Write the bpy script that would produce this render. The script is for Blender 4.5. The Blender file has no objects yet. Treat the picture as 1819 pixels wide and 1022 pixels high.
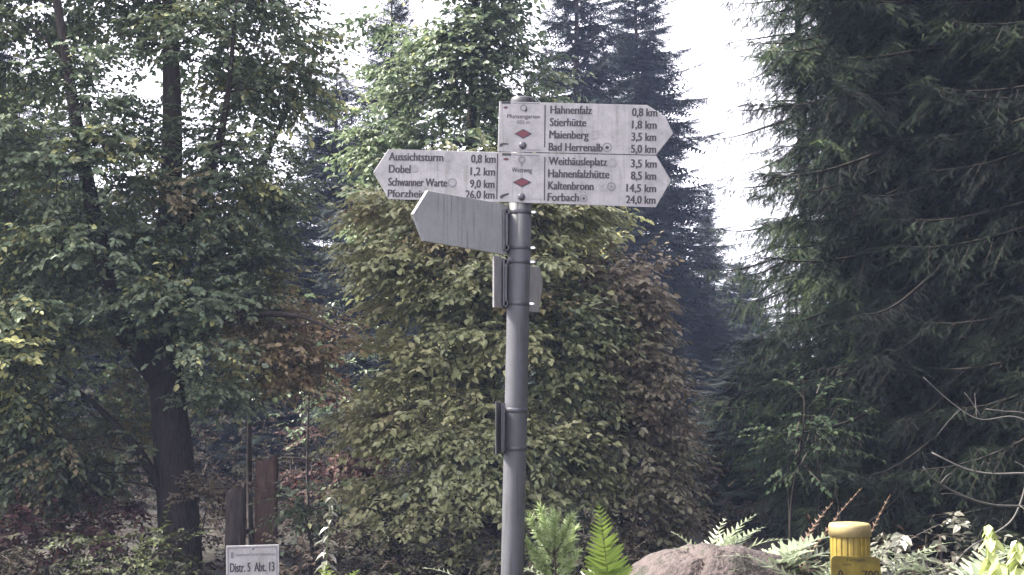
import bpy, math, random
import numpy as np
from mathutils import Vector, Matrix

# ------------------------------------------------------------------ camera, sky, sun, exposure
S = bpy.context.scene
COL = S.collection
F_PX, CX, CY, EYE, HORIZON = 2499.0, 909.5, 511.0, 1.6, 720.0
PITCH = math.atan((HORIZON - CY) / F_PX)

cam_data = bpy.data.cameras.new("camera")
cam_data.sensor_width = 36.0
cam_data.lens = 36.0 * F_PX / 1819.0
cam_data.clip_start, cam_data.clip_end = 0.1, 2000.0
cam = bpy.data.objects.new("camera", cam_data)
COL.objects.link(cam)
cam.location = (0, 0, EYE)
cam.rotation_euler = (math.pi / 2 + PITCH, 0, 0)
S.camera = cam

SUN_EL, SUN_AZ = math.radians(48), math.radians(-86)     # azimuth from +Y towards +X
world = bpy.data.worlds.new("World")
S.world = world
world.use_nodes = True
wn, wl = world.node_tree.nodes, world.node_tree.links
wn.clear()
w_out = wn.new("ShaderNodeOutputWorld")
w_bg = wn.new("ShaderNodeBackground")
w_sky = wn.new("ShaderNodeTexSky")
w_sky.sky_type = 'NISHITA'
w_sky.sun_disc = False
w_sky.sun_elevation = SUN_EL
w_sky.sun_rotation = SUN_AZ
w_sky.dust_density = 4.0
w_mix = wn.new("ShaderNodeMixRGB")                        # a closed bright cloud deck in front of the blue
w_mix.inputs[0].default_value = 0.88
w_mix.inputs[2].default_value = (6.4, 6.15, 6.75, 1)
wl.new(w_sky.outputs[0], w_mix.inputs[1])
wl.new(w_mix.outputs[0], w_bg.inputs[0])
w_bg.inputs[1].default_value = 0.1
wl.new(w_bg.outputs[0], w_out.inputs[0])

sun_data = bpy.data.lights.new("sun", 'SUN')
sun_data.energy = 4.4
sun_data.angle = math.radians(12)
sun_data.color = (1.0, 0.94, 0.82)
sun = bpy.data.objects.new("sun", sun_data)
COL.objects.link(sun)
sd = Vector((math.sin(SUN_AZ) * math.cos(SUN_EL), math.cos(SUN_AZ) * math.cos(SUN_EL), math.sin(SUN_EL)))
sun.rotation_euler = sd.to_track_quat('Z', 'Y').to_euler()

S.view_settings.view_transform = 'Standard'
S.view_settings.look = 'None'
S.view_settings.gamma = 1.0
S.view_settings.use_curve_mapping = False
S.view_settings.exposure = 2.5
S.render.engine = 'CYCLES'
S.cycles.max_bounces = 6
S.cycles.diffuse_bounces = 4
S.cycles.transmission_bounces = 4
S.cycles.volume_bounces = 1
S.cycles.use_denoising = True
S.cycles.denoiser = 'OPENIMAGEDENOISE'

# ------------------------------------------------------------------ layout helpers
def P(px, py, depth):
    """World point that the photograph shows at pixel (px, py) when it stands this far away (world y)."""
    cp, sp = math.cos(PITCH), math.sin(PITCH)
    a, b = (px - CX) / F_PX, (CY - py) / F_PX
    t = depth / (cp - b * sp)
    return np.array([t * a, depth, EYE + t * (sp + b * cp)])

def PX(px, y):          # world x of a column at distance y
    return (px - CX) / F_PX * y * 1.0035

def gz(x, y):
    """Height of the ground: a low verge under the sign, level forest floor, a slope far behind."""
    x, y = np.asarray(x, float), np.asarray(y, float)
    bank = 0.42 * np.exp(-((y - 5.0) / 1.3) ** 2)
    hill = np.clip(y - 24, 0, 50) ** 1.3 * 0.02
    und = 0.06 * np.sin(x * 1.3 + y * .7) + 0.05 * np.sin(x * .6 - y * 1.1 + 2)
    return bank + hill + und * np.clip((np.abs(y - 5) - 1) / 4, 0.15, 1)

def norm(a):
    return a / np.maximum(np.linalg.norm(a, axis=-1, keepdims=True), 1e-9)

class MB:
    """Collects vertices, faces and per-vertex tint / tone and links them as one mesh object."""
    def __init__(s):
        s.v, s.loops, s.tot, s.mat, s.tint, s.tone, s.smooth, s.n = [], [], [], [], [], [], [], 0
    def add(s, V, faces, tint=0.5, tone=0.0, mat=0, smooth=False):
        V = np.asarray(V, float).reshape(-1, 3)
        for Fa in (faces if isinstance(faces, (list, tuple)) else [faces]):
            Fa = np.asarray(Fa, int)
            if Fa.size == 0:
                continue
            s.loops.append((Fa + s.n).ravel())
            s.tot.append(np.full(len(Fa), Fa.shape[1]))
            s.mat.append(np.full(len(Fa), mat))
            s.smooth.append(np.full(len(Fa), smooth))
        s.v.append(V)
        s.tint.append(np.broadcast_to(np.asarray(tint, float), (len(V),)))
        s.tone.append(np.broadcast_to(np.asarray(tone, float), (len(V),)))
        s.n += len(V)
        return s
    def inst(s, T, pos, X, Y, Z, sc=1.0, tint=0.5, tone=0.0, mat=0, smooth=False):
        TV, TF = T
        n, k = len(pos), len(TV)
        sc = np.asarray(sc, float)
        if sc.ndim == 0:
            sc = np.full((n, 3), float(sc))
        elif sc.ndim == 1:
            sc = np.repeat(sc[:, None], 3, 1)
        V = (pos[:, None, :] + X[:, None, :] * (TV[None, :, 0:1] * sc[:, None, 0:1])
             + Y[:, None, :] * (TV[None, :, 1:2] * sc[:, None, 1:2]) + Z[:, None, :] * (TV[None, :, 2:3] * sc[:, None, 2:3]))
        off = (np.arange(n) * k)[:, None, None]
        faces = [(np.asarray(f)[None] + off).reshape(-1, np.asarray(f).shape[1]) for f in TF]
        tint = np.repeat(np.broadcast_to(tint, (n,)), k)
        tone = np.repeat(np.broadcast_to(tone, (n,)), k)
        return s.add(V.reshape(-1, 3), faces, tint, tone, mat, smooth)
    def tube(s, pts, rad, sides=6, cap=True, **kw):
        V, Fq, Ft = tube_geo(pts, rad, sides, cap)
        return s.add(V, [Fq] + Ft, smooth=True, **kw)
    def box(s, c, h, R=None, **kw):
        V = np.array([[x, y, z] for x in (-1, 1) for y in (-1, 1) for z in (-1, 1)], float) * np.asarray(h)
        if R is not None:
            V = V @ np.asarray(R).T
        Fq = [[0, 1, 3, 2], [4, 6, 7, 5], [0, 4, 5, 1], [2, 3, 7, 6], [0, 2, 6, 4], [1, 5, 7, 3]]
        return s.add(V + np.asarray(c), [np.array(Fq)], **kw)
    def build(s, name, mats, parent=None, attrs=True):
        me = bpy.data.meshes.new(name)
        V = np.concatenate(s.v)
        L, T = np.concatenate(s.loops), np.concatenate(s.tot)
        me.vertices.add(len(V)); me.loops.add(len(L)); me.polygons.add(len(T))
        me.vertices.foreach_set("co", V.ravel().astype(np.float32))
        me.loops.foreach_set("vertex_index", L.astype(np.int32))
        me.polygons.foreach_set("loop_start", np.concatenate([[0], np.cumsum(T)[:-1]]).astype(np.int32))
        me.polygons.foreach_set("loop_total", T.astype(np.int32))
        for m in (mats if isinstance(mats, (list, tuple)) else [mats]):
            me.materials.append(m)
        me.polygons.foreach_set("material_index", np.concatenate(s.mat).astype(np.int32))
        me.polygons.foreach_set("use_smooth", np.concatenate(s.smooth).astype(bool))
        if attrs:
            for nm, a in (("tint", s.tint), ("tone", s.tone)):
                at = me.attributes.new(nm, 'FLOAT', 'POINT')
                at.data.foreach_set("value", np.concatenate(a).astype(np.float32))
        me.update(calc_edges=True)
        o = bpy.data.objects.new(name, me)
        COL.objects.link(o)
        if parent is not None:
            o.parent = parent
        return o

def tube_geo(pts, rad, sides=6, cap=True):
    pts = np.asarray(pts, float)
    n = len(pts)
    rad = np.broadcast_to(np.asarray(rad, float), (n,))
    tan = norm(np.gradient(pts, axis=0))
    ref = np.array([0, 0, 1.0]) if abs(tan[0][2]) < .9 else np.array([1.0, 0, 0])
    a = np.zeros((n, 3)); prev = ref
    for i in range(n):
        u = prev - tan[i] * np.dot(prev, tan[i])
        a[i] = u / max(np.linalg.norm(u), 1e-9); prev = a[i]
    b = np.cross(tan, a)
    th = np.linspace(0, 2 * np.pi, sides, endpoint=False)
    V = pts[:, None] + rad[:, None, None] * (np.cos(th)[None, :, None] * a[:, None] + np.sin(th)[None, :, None] * b[:, None])
    i, j = np.meshgrid(np.arange(n - 1), np.arange(sides), indexing='ij')
    j2 = (j + 1) % sides
    Fq = np.stack([i * sides + j, i * sides + j2, (i + 1) * sides + j2, (i + 1) * sides + j], -1).reshape(-1, 4)
    caps = [np.arange(sides)[::-1][None], ((n - 1) * sides + np.arange(sides))[None]] if cap else []
    return V.reshape(-1, 3), Fq, caps

def smooth_path(pts, n):
    """Catmull-Rom through pts, n samples."""
    p = np.asarray(pts, float)
    p = np.concatenate([[2 * p[0] - p[1]], p, [2 * p[-1] - p[-2]]])
    m = len(p) - 3
    t = np.linspace(0, m - 1e-6, n)
    i = t.astype(int); f = (t - i)[:, None]
    a, b, c, d = p[i], p[i + 1], p[i + 2], p[i + 3]
    return .5 * (2 * b + (c - a) * f + (2 * a - 5 * b + 4 * c - d) * f ** 2 + (3 * b - a - 3 * c + d) * f ** 3)

def tag(o, label=None, cat=None, group=None, kind=None):
    if label: o["label"] = label
    if cat: o["category"] = cat
    if group: o["group"] = group
    if kind: o["kind"] = kind
    return o

def empty(name, loc=(0, 0, 0), rz=0.0):
    o = bpy.data.objects.new(name, None)
    o.empty_display_size = 0.1
    o.location = loc
    o.rotation_euler = (0, 0, rz)
    COL.objects.link(o)
    return o

def dup(root, loc, rz=0.0, sc=1.0, label=None, group=None, tilt=(0, 0)):
    r = root.copy(); COL.objects.link(r)
    r.location = loc; r.rotation_euler = (tilt[0], tilt[1], rz)
    r.scale = (sc, sc, sc) if np.isscalar(sc) else sc
    if label: r["label"] = label
    if group: r["group"] = group
    for ch in list(root.children):
        c = ch.copy(); COL.objects.link(c); c.parent = r
        for g in list(ch.children):
            d = g.copy(); COL.objects.link(d); d.parent = c
    return r

# ------------------------------------------------------------------ materials
def new_mat(name):
    m = bpy.data.materials.new(name); m.use_nodes = True
    nt = m.node_tree
    return m, nt, nt.nodes, nt.links, nt.nodes["Principled BSDF"]

def ramp(nodes, stops):
    r = nodes.new("ShaderNodeValToRGB")
    e = r.color_ramp.elements
    while len(e) < len(stops): e.new(0.5)
    for k, (p, c) in zip(e, stops):
        k.position = p; k.color = (*c, 1)
    return r

def leaf_mat(name, stops, tone_col, trans=0.35, rough=0.5, spec=0.4):
    m, nt, n, l, b = new_mat(name)
    at = n.new("ShaderNodeAttribute"); at.attribute_name = "tint"
    tn = n.new("ShaderNodeAttribute"); tn.attribute_name = "tone"
    r = ramp(n, stops)
    l.new(at.outputs["Fac"], r.inputs[0])
    mx = n.new("ShaderNodeMixRGB"); mx.inputs[2].default_value = (*tone_col, 1)
    l.new(tn.outputs["Fac"], mx.inputs[0]); l.new(r.outputs[0], mx.inputs[1])
    l.new(mx.outputs[0], b.inputs["Base Color"])
    b.inputs["Roughness"].default_value = rough
    b.inputs["Specular IOR Level"].default_value = spec
    if trans > 0:
        tr = n.new("ShaderNodeBsdfTranslucent")
        l.new(mx.outputs[0], tr.inputs[0])
        ms = n.new("ShaderNodeMixShader"); ms.inputs[0].default_value = trans
        l.new(b.outputs[0], ms.inputs[1]); l.new(tr.outputs[0], ms.inputs[2])
        l.new(ms.outputs[0], n["Material Output"].inputs[0])
    return m

def bark_mat(name, c0, c1, scale=9.0, stretch=5.0, bump=0.6):
    m, nt, n, l, b = new_mat(name)
    tc = n.new("ShaderNodeTexCoord"); mp = n.new("ShaderNodeMapping")
    mp.inputs["Scale"].default_value = (stretch, stretch, 1)
    no = n.new("ShaderNodeTexNoise"); no.inputs["Scale"].default_value = scale; no.inputs["Detail"].default_value = 6
    l.new(tc.outputs["Object"], mp.inputs[0]); l.new(mp.outputs[0], no.inputs["Vector"])
    r = ramp(n, [(0.3, c0), (0.7, c1)])
    l.new(no.outputs[0], r.inputs[0]); l.new(r.outputs[0], b.inputs["Base Color"])
    bp = n.new("ShaderNodeBump"); b.inputs["Specular IOR Level"].default_value = .1; bp.inputs["Strength"].default_value = bump; bp.inputs["Distance"].default_value = 0.02
    l.new(no.outputs[0], bp.inputs["Height"]); l.new(bp.outputs[0], b.inputs["Normal"])
    b.inputs["Roughness"].default_value = 0.9
    return m

def plain(name, col, rough=0.6, metal=0.0, noise=0.0, scale=8.0, spec=0.5):
    m, nt, n, l, b = new_mat(name)
    b.inputs["Roughness"].default_value = rough
    b.inputs["Metallic"].default_value = metal
    b.inputs["Specular IOR Level"].default_value = spec
    if noise:
        tc = n.new("ShaderNodeTexCoord"); no = n.new("ShaderNodeTexNoise")
        no.inputs["Scale"].default_value = scale; no.inputs["Detail"].default_value = 5
        l.new(tc.outputs["Object"], no.inputs["Vector"])
        r = ramp(n, [(0.3, tuple(c * (1 - noise) for c in col)), (0.7, tuple(min(1, c * (1 + noise)) for c in col))])
        l.new(no.outputs[0], r.inputs[0]); l.new(r.outputs[0], b.inputs["Base Color"])
    else:
        b.inputs["Base Color"].default_value = (*col, 1)
    return m

M = {}
M["maple"] = leaf_mat("maple_leaf", [(0, (.1, .135, .07)), (.5, (.315, .335, .165)), (.85, (.47, .46, .24)), (1, (.48, .45, .24))], (.22, .125, .07), .3, .38, .6)
M["beech"] = leaf_mat("beech_leaf", [(0, (.06, .092, .05)), (.55, (.13, .175, .098)), (.92, (.195, .24, .135)), (1, (.46, .46, .19))], (.3, .2, .115), .35, .42, .55)  # last stop: yellow of backlit, sunlit leaves put into the colour
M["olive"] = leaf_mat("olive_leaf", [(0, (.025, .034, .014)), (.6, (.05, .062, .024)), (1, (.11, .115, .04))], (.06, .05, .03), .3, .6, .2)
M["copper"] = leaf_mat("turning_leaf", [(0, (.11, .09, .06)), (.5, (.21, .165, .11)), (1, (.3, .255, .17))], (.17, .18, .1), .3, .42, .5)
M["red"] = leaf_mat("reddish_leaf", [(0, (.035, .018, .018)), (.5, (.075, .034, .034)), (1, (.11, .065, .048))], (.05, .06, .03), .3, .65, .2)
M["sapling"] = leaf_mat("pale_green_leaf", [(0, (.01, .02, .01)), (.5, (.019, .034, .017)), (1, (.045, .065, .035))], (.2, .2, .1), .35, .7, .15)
M["spruce"] = leaf_mat("spruce_needle", [(0, (.012, .022, .014)), (.6, (.026, .042, .025)), (1, (.05, .07, .036))], (.06, .045, .035), .1, .6, .25)
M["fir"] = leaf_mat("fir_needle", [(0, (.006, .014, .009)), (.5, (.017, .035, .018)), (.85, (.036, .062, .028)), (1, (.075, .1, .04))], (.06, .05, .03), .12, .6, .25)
M["fir_dark"] = leaf_mat("shaded_fir_needle", [(0, (.002, .0035, .003)), (.5, (.0045, .008, .006)), (.85, (.01, .017, .01)), (1, (.022, .034, .017))], (.05, .04, .03), .1, .7, .12)  # darkened copy of the fir needles, deep shade put into the colour
M["far"] = leaf_mat("far_needle", [(0, (.012, .019, .018)), (1, (.032, .045, .04))], (.06, .045, .035), .1, .6, .2)  # blue cast of hazy distance put into the needle colour
M["fern_hero"] = leaf_mat("bright_fern", [(0, (.1, .155, .03)), (1, (.17, .235, .05))], (.2, .2, .08), .42, .45, .4)
M["fern"] = leaf_mat("fern_green", [(0, (.09, .12, .07)), (.6, (.19, .225, .14)), (1, (.34, .37, .26))], (.4, .38, .28), .35, .35, .6)
M["fern_dry"] = leaf_mat("dry_fern", [(0, (.065, .035, .025)), (1, (.14, .088, .06))], (.3, .2, .1), .3)
M["pale"] = leaf_mat("pale_leaf", [(0, (.06, .065, .045)), (.5, (.12, .122, .1)), (1, (.24, .23, .2))], (.3, .22, .12), .25, .35, .6)
M["lime"] = leaf_mat("lime_leaf", [(0, (.25, .3, .1)), (.5, (.45, .5, .22)), (1, (.62, .66, .36))], (.3, .22, .12), .35, .4, .5)
M["pine"] = leaf_mat("pine_needle", [(0, (.12, .165, .065)), (.5, (.225, .3, .12)), (1, (.36, .43, .22))], (.3, .22, .12), .25, .4, .5)
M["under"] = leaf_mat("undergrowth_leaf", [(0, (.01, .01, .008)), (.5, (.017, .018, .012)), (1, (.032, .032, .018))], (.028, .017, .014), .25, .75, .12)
M["bark"] = bark_mat("dark_bark", (.022, .018, .017), (.06, .05, .045))
M["bark_grey"] = bark_mat("grey_bark", (.05, .043, .04), (.11, .095, .09))
M["bark_red"] = bark_mat("reddish_bark", (.035, .022, .018), (.085, .055, .045))
M["bark_dark"] = bark_mat("shaded_bark", (.012, .011, .01), (.028, .024, .021))
M["twig"] = plain("twig_bark", (.035, .027, .022), .9)
M["stem"] = plain("green_stem", (.1, .12, .06), .7)
M["bare"] = plain("bare_twig_bark", (.05, .047, .045), .7, noise=.25, scale=30)

# ------------------------------------------------------------------ leaf and needle templates
def leaf_template(w=0.62, fold=0.10, droop=0.12):
    V = np.array([[0, 0, 0], [0, .38, -.01], [0, .74, -.03 - droop * .4], [0, 1, -droop],
                  [w * .5, .34, fold], [w * .36, .72, fold * .7 - droop * .4], [-w * .5, .34, fold], [-w * .36, .72, fold * .7 - droop * .4]])
    Ft = np.array([[0, 4, 1], [2, 5, 3], [0, 1, 6], [2, 3, 7]])
    Fq = np.array([[1, 4, 5, 2], [1, 2, 7, 6]])
    return V, [Ft, Fq]

def maple_template():
    """Five-lobed leaf, a shallow fold down the middle."""
    out = [(0, 0), (.16, .06), (.42, .02), (.36, .22), (.55, .42), (.34, .46), (.22, .56), (.2, .78), (0, 1.0)]
    V = [[0, .3, -.03]] + [[x, y, .13 * abs(x) - .12 * y * y] for x, y in out] + [[-x, y, .13 * abs(x) - .12 * y * y] for x, y in out[1:-1]]
    Ft = []
    for i in range(1, 9):
        Ft.append([0, i, i + 1])
    left = [1] + list(range(10, 17)) + [9]
    for a, b in zip(left[:-1], left[1:]):
        Ft.append([0, b, a])
    return np.array(V, float), [np.array(Ft)]

def shoot_template(n=11, length=1.0, needle=.27, wid=.055, seed=1):
    """A needle-covered twig along +Y: a thin stem and two-ranked needles raised from it."""
    r = np.random.default_rng(seed)
    V, Ft = [], []
    V += [[-.012, 0, 0], [.012, 0, 0], [0, length, 0]]
    Ft.append([0, 1, 2])
    for i in range(n):
        y = length * (i + .4) / n
        k = needle * (1 - .45 * (i / n)) * r.uniform(.8, 1.15)
        for sx, up in ((1, .12), (-1, .12), (.55, .75), (-.55, .75)):
            d = np.array([sx, .75 + r.uniform(-.15, .15), up + r.uniform(-.15, .15)]); d /= np.linalg.norm(d)
            q = len(V)
            V += [[0, y - wid / 2, 0], [0, y + wid / 2, .004], list(np.array([0, y, 0]) + d * k)]
            Ft.append([q, q + 1, q + 2])
    return np.array(V, float), [np.array(Ft)]

def spray_template(n=7, seed=3):
    """Coarse conifer twig along +Y: side shoots as narrow blades, flat fan that hangs a little."""
    r = np.random.default_rng(seed)
    V, Ft = [[-.03, 0, 0], [.03, 0, 0], [0, 1, -.06]], [[0, 1, 2]]
    for i in range(n):
        y = (i + .3) / n
        k = .34 * (1 - .6 * y) + .05
        for sx in (1, -1):
            d = np.array([sx * r.uniform(.7, 1), .7, r.uniform(-.35, .15)]); d /= np.linalg.norm(d)
            q = len(V); a = np.array([0, y, -.06 * y])
            V += [list(a + [0, -.035, 0]), list(a + [0, .045, 0]), list(a + d * k * r.uniform(.8, 1.2))]
            Ft.append([q, q + 1, q + 2])
    return np.array(V, float), [np.array(Ft)]

LEAF = leaf_template()
SLIM = leaf_template(.42, .08, .2)
MAPLE = maple_template()
SHOOT = shoot_template()
SPRAY = spray_template()

def frames(Yd, up, rng, jitter):
    """Orthonormal frames with Y along Yd and Z as near to `up` as that allows."""
    Y = norm(Yd)
    Z = up + rng.normal(0, jitter, Y.shape)
    Z = norm(Z - Y * (Z * Y).sum(-1, keepdims=True))
    return np.cross(Y, Z), Y, Z

# ------------------------------------------------------------------ broadleaf trees
def leafy_sprays(mb, rng, origin, dirs, tl, per, size, tint_mu, tone, template, droop=.35, jitter=.35, leaf_mat_i=0, twig_mat_i=1, twig=True, spread=.85):
    """Short twigs with alternate leaves: origin, dirs (N,3), twig length tl (N)."""
    n = len(origin)
    t = np.linspace(.12, 1, per)[None, :, None]
    end = dirs * tl[:, None]
    sag = np.array([0, 0, -.18])[None, None] * (t ** 2) * tl[:, None, None]
    pos = origin[:, None] + end[:, None] * t + sag
    side = norm(np.cross(dirs, np.array([0, 0, 1.0])) + rng.normal(0, .15, dirs.shape))
    sgn = np.where(np.arange(per) % 2 == 0, 1.0, -1.0)[None, :, None]
    ld = dirs[:, None] * .6 + side[:, None] * sgn * spread + rng.normal(0, .28, (n, per, 3))
    ld[..., 2] -= droop
    ld[:, -1] = dirs + np.array([0, 0, -droop])
    up = np.array([0, 0, 1.0]) + dirs[:, None] * .35 + np.zeros((n, per, 3))
    X, Y, Z = frames(ld.reshape(-1, 3), up.reshape(-1, 3), rng, jitter)
    sc = size * rng.uniform(.45, 1.3, n * per)
    ti = np.clip(np.repeat(tint_mu, per) + rng.normal(0, .14, n * per), 0, 1)
    mb.inst(template, pos.reshape(-1, 3), X, Y, Z, sc, ti, np.repeat(tone, per), mat=leaf_mat_i)
    if twig:
        a = origin; m = origin + end * .5 + np.array([0, 0, -.045]) * tl[:, None]; b = origin + end + np.array([0, 0, -.18]) * tl[:, None]
        w = side * .004
        V = np.stack([a - w, a + w, m + w, m - w, b], 1).reshape(-1, 3)
        off = (np.arange(n) * 5)[:, None]
        mb.add(V, [off + np.array([[0, 1, 2, 3]]), off + np.array([[3, 2, 4]])], .5, 0, mat=twig_mat_i)

def limb(mb, a, c, r0, r1, rng, bend=.12, n=7, sides=5):
    a, c = np.asarray(a, float), np.asarray(c, float)
    L = np.linalg.norm(c - a)
    m = (a + c) / 2 + rng.normal(0, bend * L * .5, 3) + np.array([0, 0, bend * L * .6])
    pts = smooth_path([a, m, c], n)
    mb.tube(pts, np.linspace(r0, r1, n), sides)
    return pts

def clump_tree(name, label, cat, base, trunk_pts, trunk_r, clumps, mats, seed, leaf=.085, per=11, dens=26, tl=(.28, .5),
               template=LEAF, limbs=(), group=None, bark="bark", flat=.38, tint_fn=None, tone_fn=None, droop=.35, jitter=.35, out_w=.8):
    """clumps: (N,4) centre + radius in world space. One thing with a trunk (and limbs) and a crown."""
    rng = np.random.default_rng(seed)
    base = np.asarray(base, float)
    root = empty(name, base)
    tag(root, label, cat, group)
    tp = smooth_path(np.asarray(trunk_pts, float), 26)
    tr = np.interp(np.linspace(0, 1, 26), np.linspace(0, 1, len(trunk_r)), trunk_r)
    tm = MB(); tm.tube(tp - base, tr, 12)
    skeleton = [(tp, tr)]
    for pts, rr in limbs:
        lp = smooth_path(np.asarray(pts, float), 16); lr = np.interp(np.linspace(0, 1, 16), np.linspace(0, 1, len(rr)), rr)
        tm.tube(lp - base, lr, 8); skeleton.append((lp, lr))
    allp = np.concatenate([p for p, r in skeleton]); allr = np.concatenate([r for p, r in skeleton])
    cm = MB()
    O, D, TL, TI, TO = [], [], [], [], []
    order = np.argsort([np.linalg.norm((allp - c[:3]) * [1, 1, .6], axis=1).min() for c in clumps])
    for c in clumps[order]:
        cc, R = c[:3], c[3]
        dv = np.linalg.norm((allp - cc) * [1, 1, .9], axis=1)
        d = dv + np.where(allp[:, 2] > cc[2] + .05, .9, 0) + np.where(allr < .006, .25, 0)
        k = int(np.argmin(d)); a = allp[k]
        hd = np.linalg.norm(cc - a)
        r0 = min(allr[k] * .7, .006 + .010 * hd)
        pts = limb(tm, a - base, cc - base, r0, .003, rng) + base
        allp = np.concatenate([allp, pts[2:]]); allr = np.concatenate([allr, np.linspace(r0, .003, len(pts))[2:]])
        n = max(4, int(dens * rng.uniform(.7, 1.25)))
        off = rng.normal(0, 1, (n, 3)); off = norm(off) * rng.uniform(.15, 1, (n, 1)) ** .6 * R
        off[:, 2] *= flat
        o = cc + off
        out = cc - a; out = out / max(np.linalg.norm(out), 1e-6)
        dr = out[None] * out_w + norm(off) * .6 + rng.normal(0, .3, (n, 3))
        dr[:, 2] *= .6; dr[:, 2] -= .12
        O.append(o); D.append(norm(dr)); TL.append(rng.uniform(tl[0], tl[1], n))
        t0 = tint_fn(cc, rng) if tint_fn else rng.uniform(.2, .75)
        o0 = tone_fn(cc, rng) if tone_fn else 0.0
        TI.append(np.full(n, t0) + rng.normal(0, .06, n)); TO.append(np.clip(np.full(n, o0) + rng.normal(0, .05, n), 0, 1))
    O, D, TL = np.concatenate(O), np.concatenate(D), np.concatenate(TL)
    leafy_sprays(cm, rng, O - base, D, TL, per, leaf, np.concatenate(TI), np.concatenate(TO), template, droop, jitter)
    tm.build("trunk", M[bark], root)
    cm.build("crown", [M[mats], M["twig"]], root)
    return root

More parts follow.
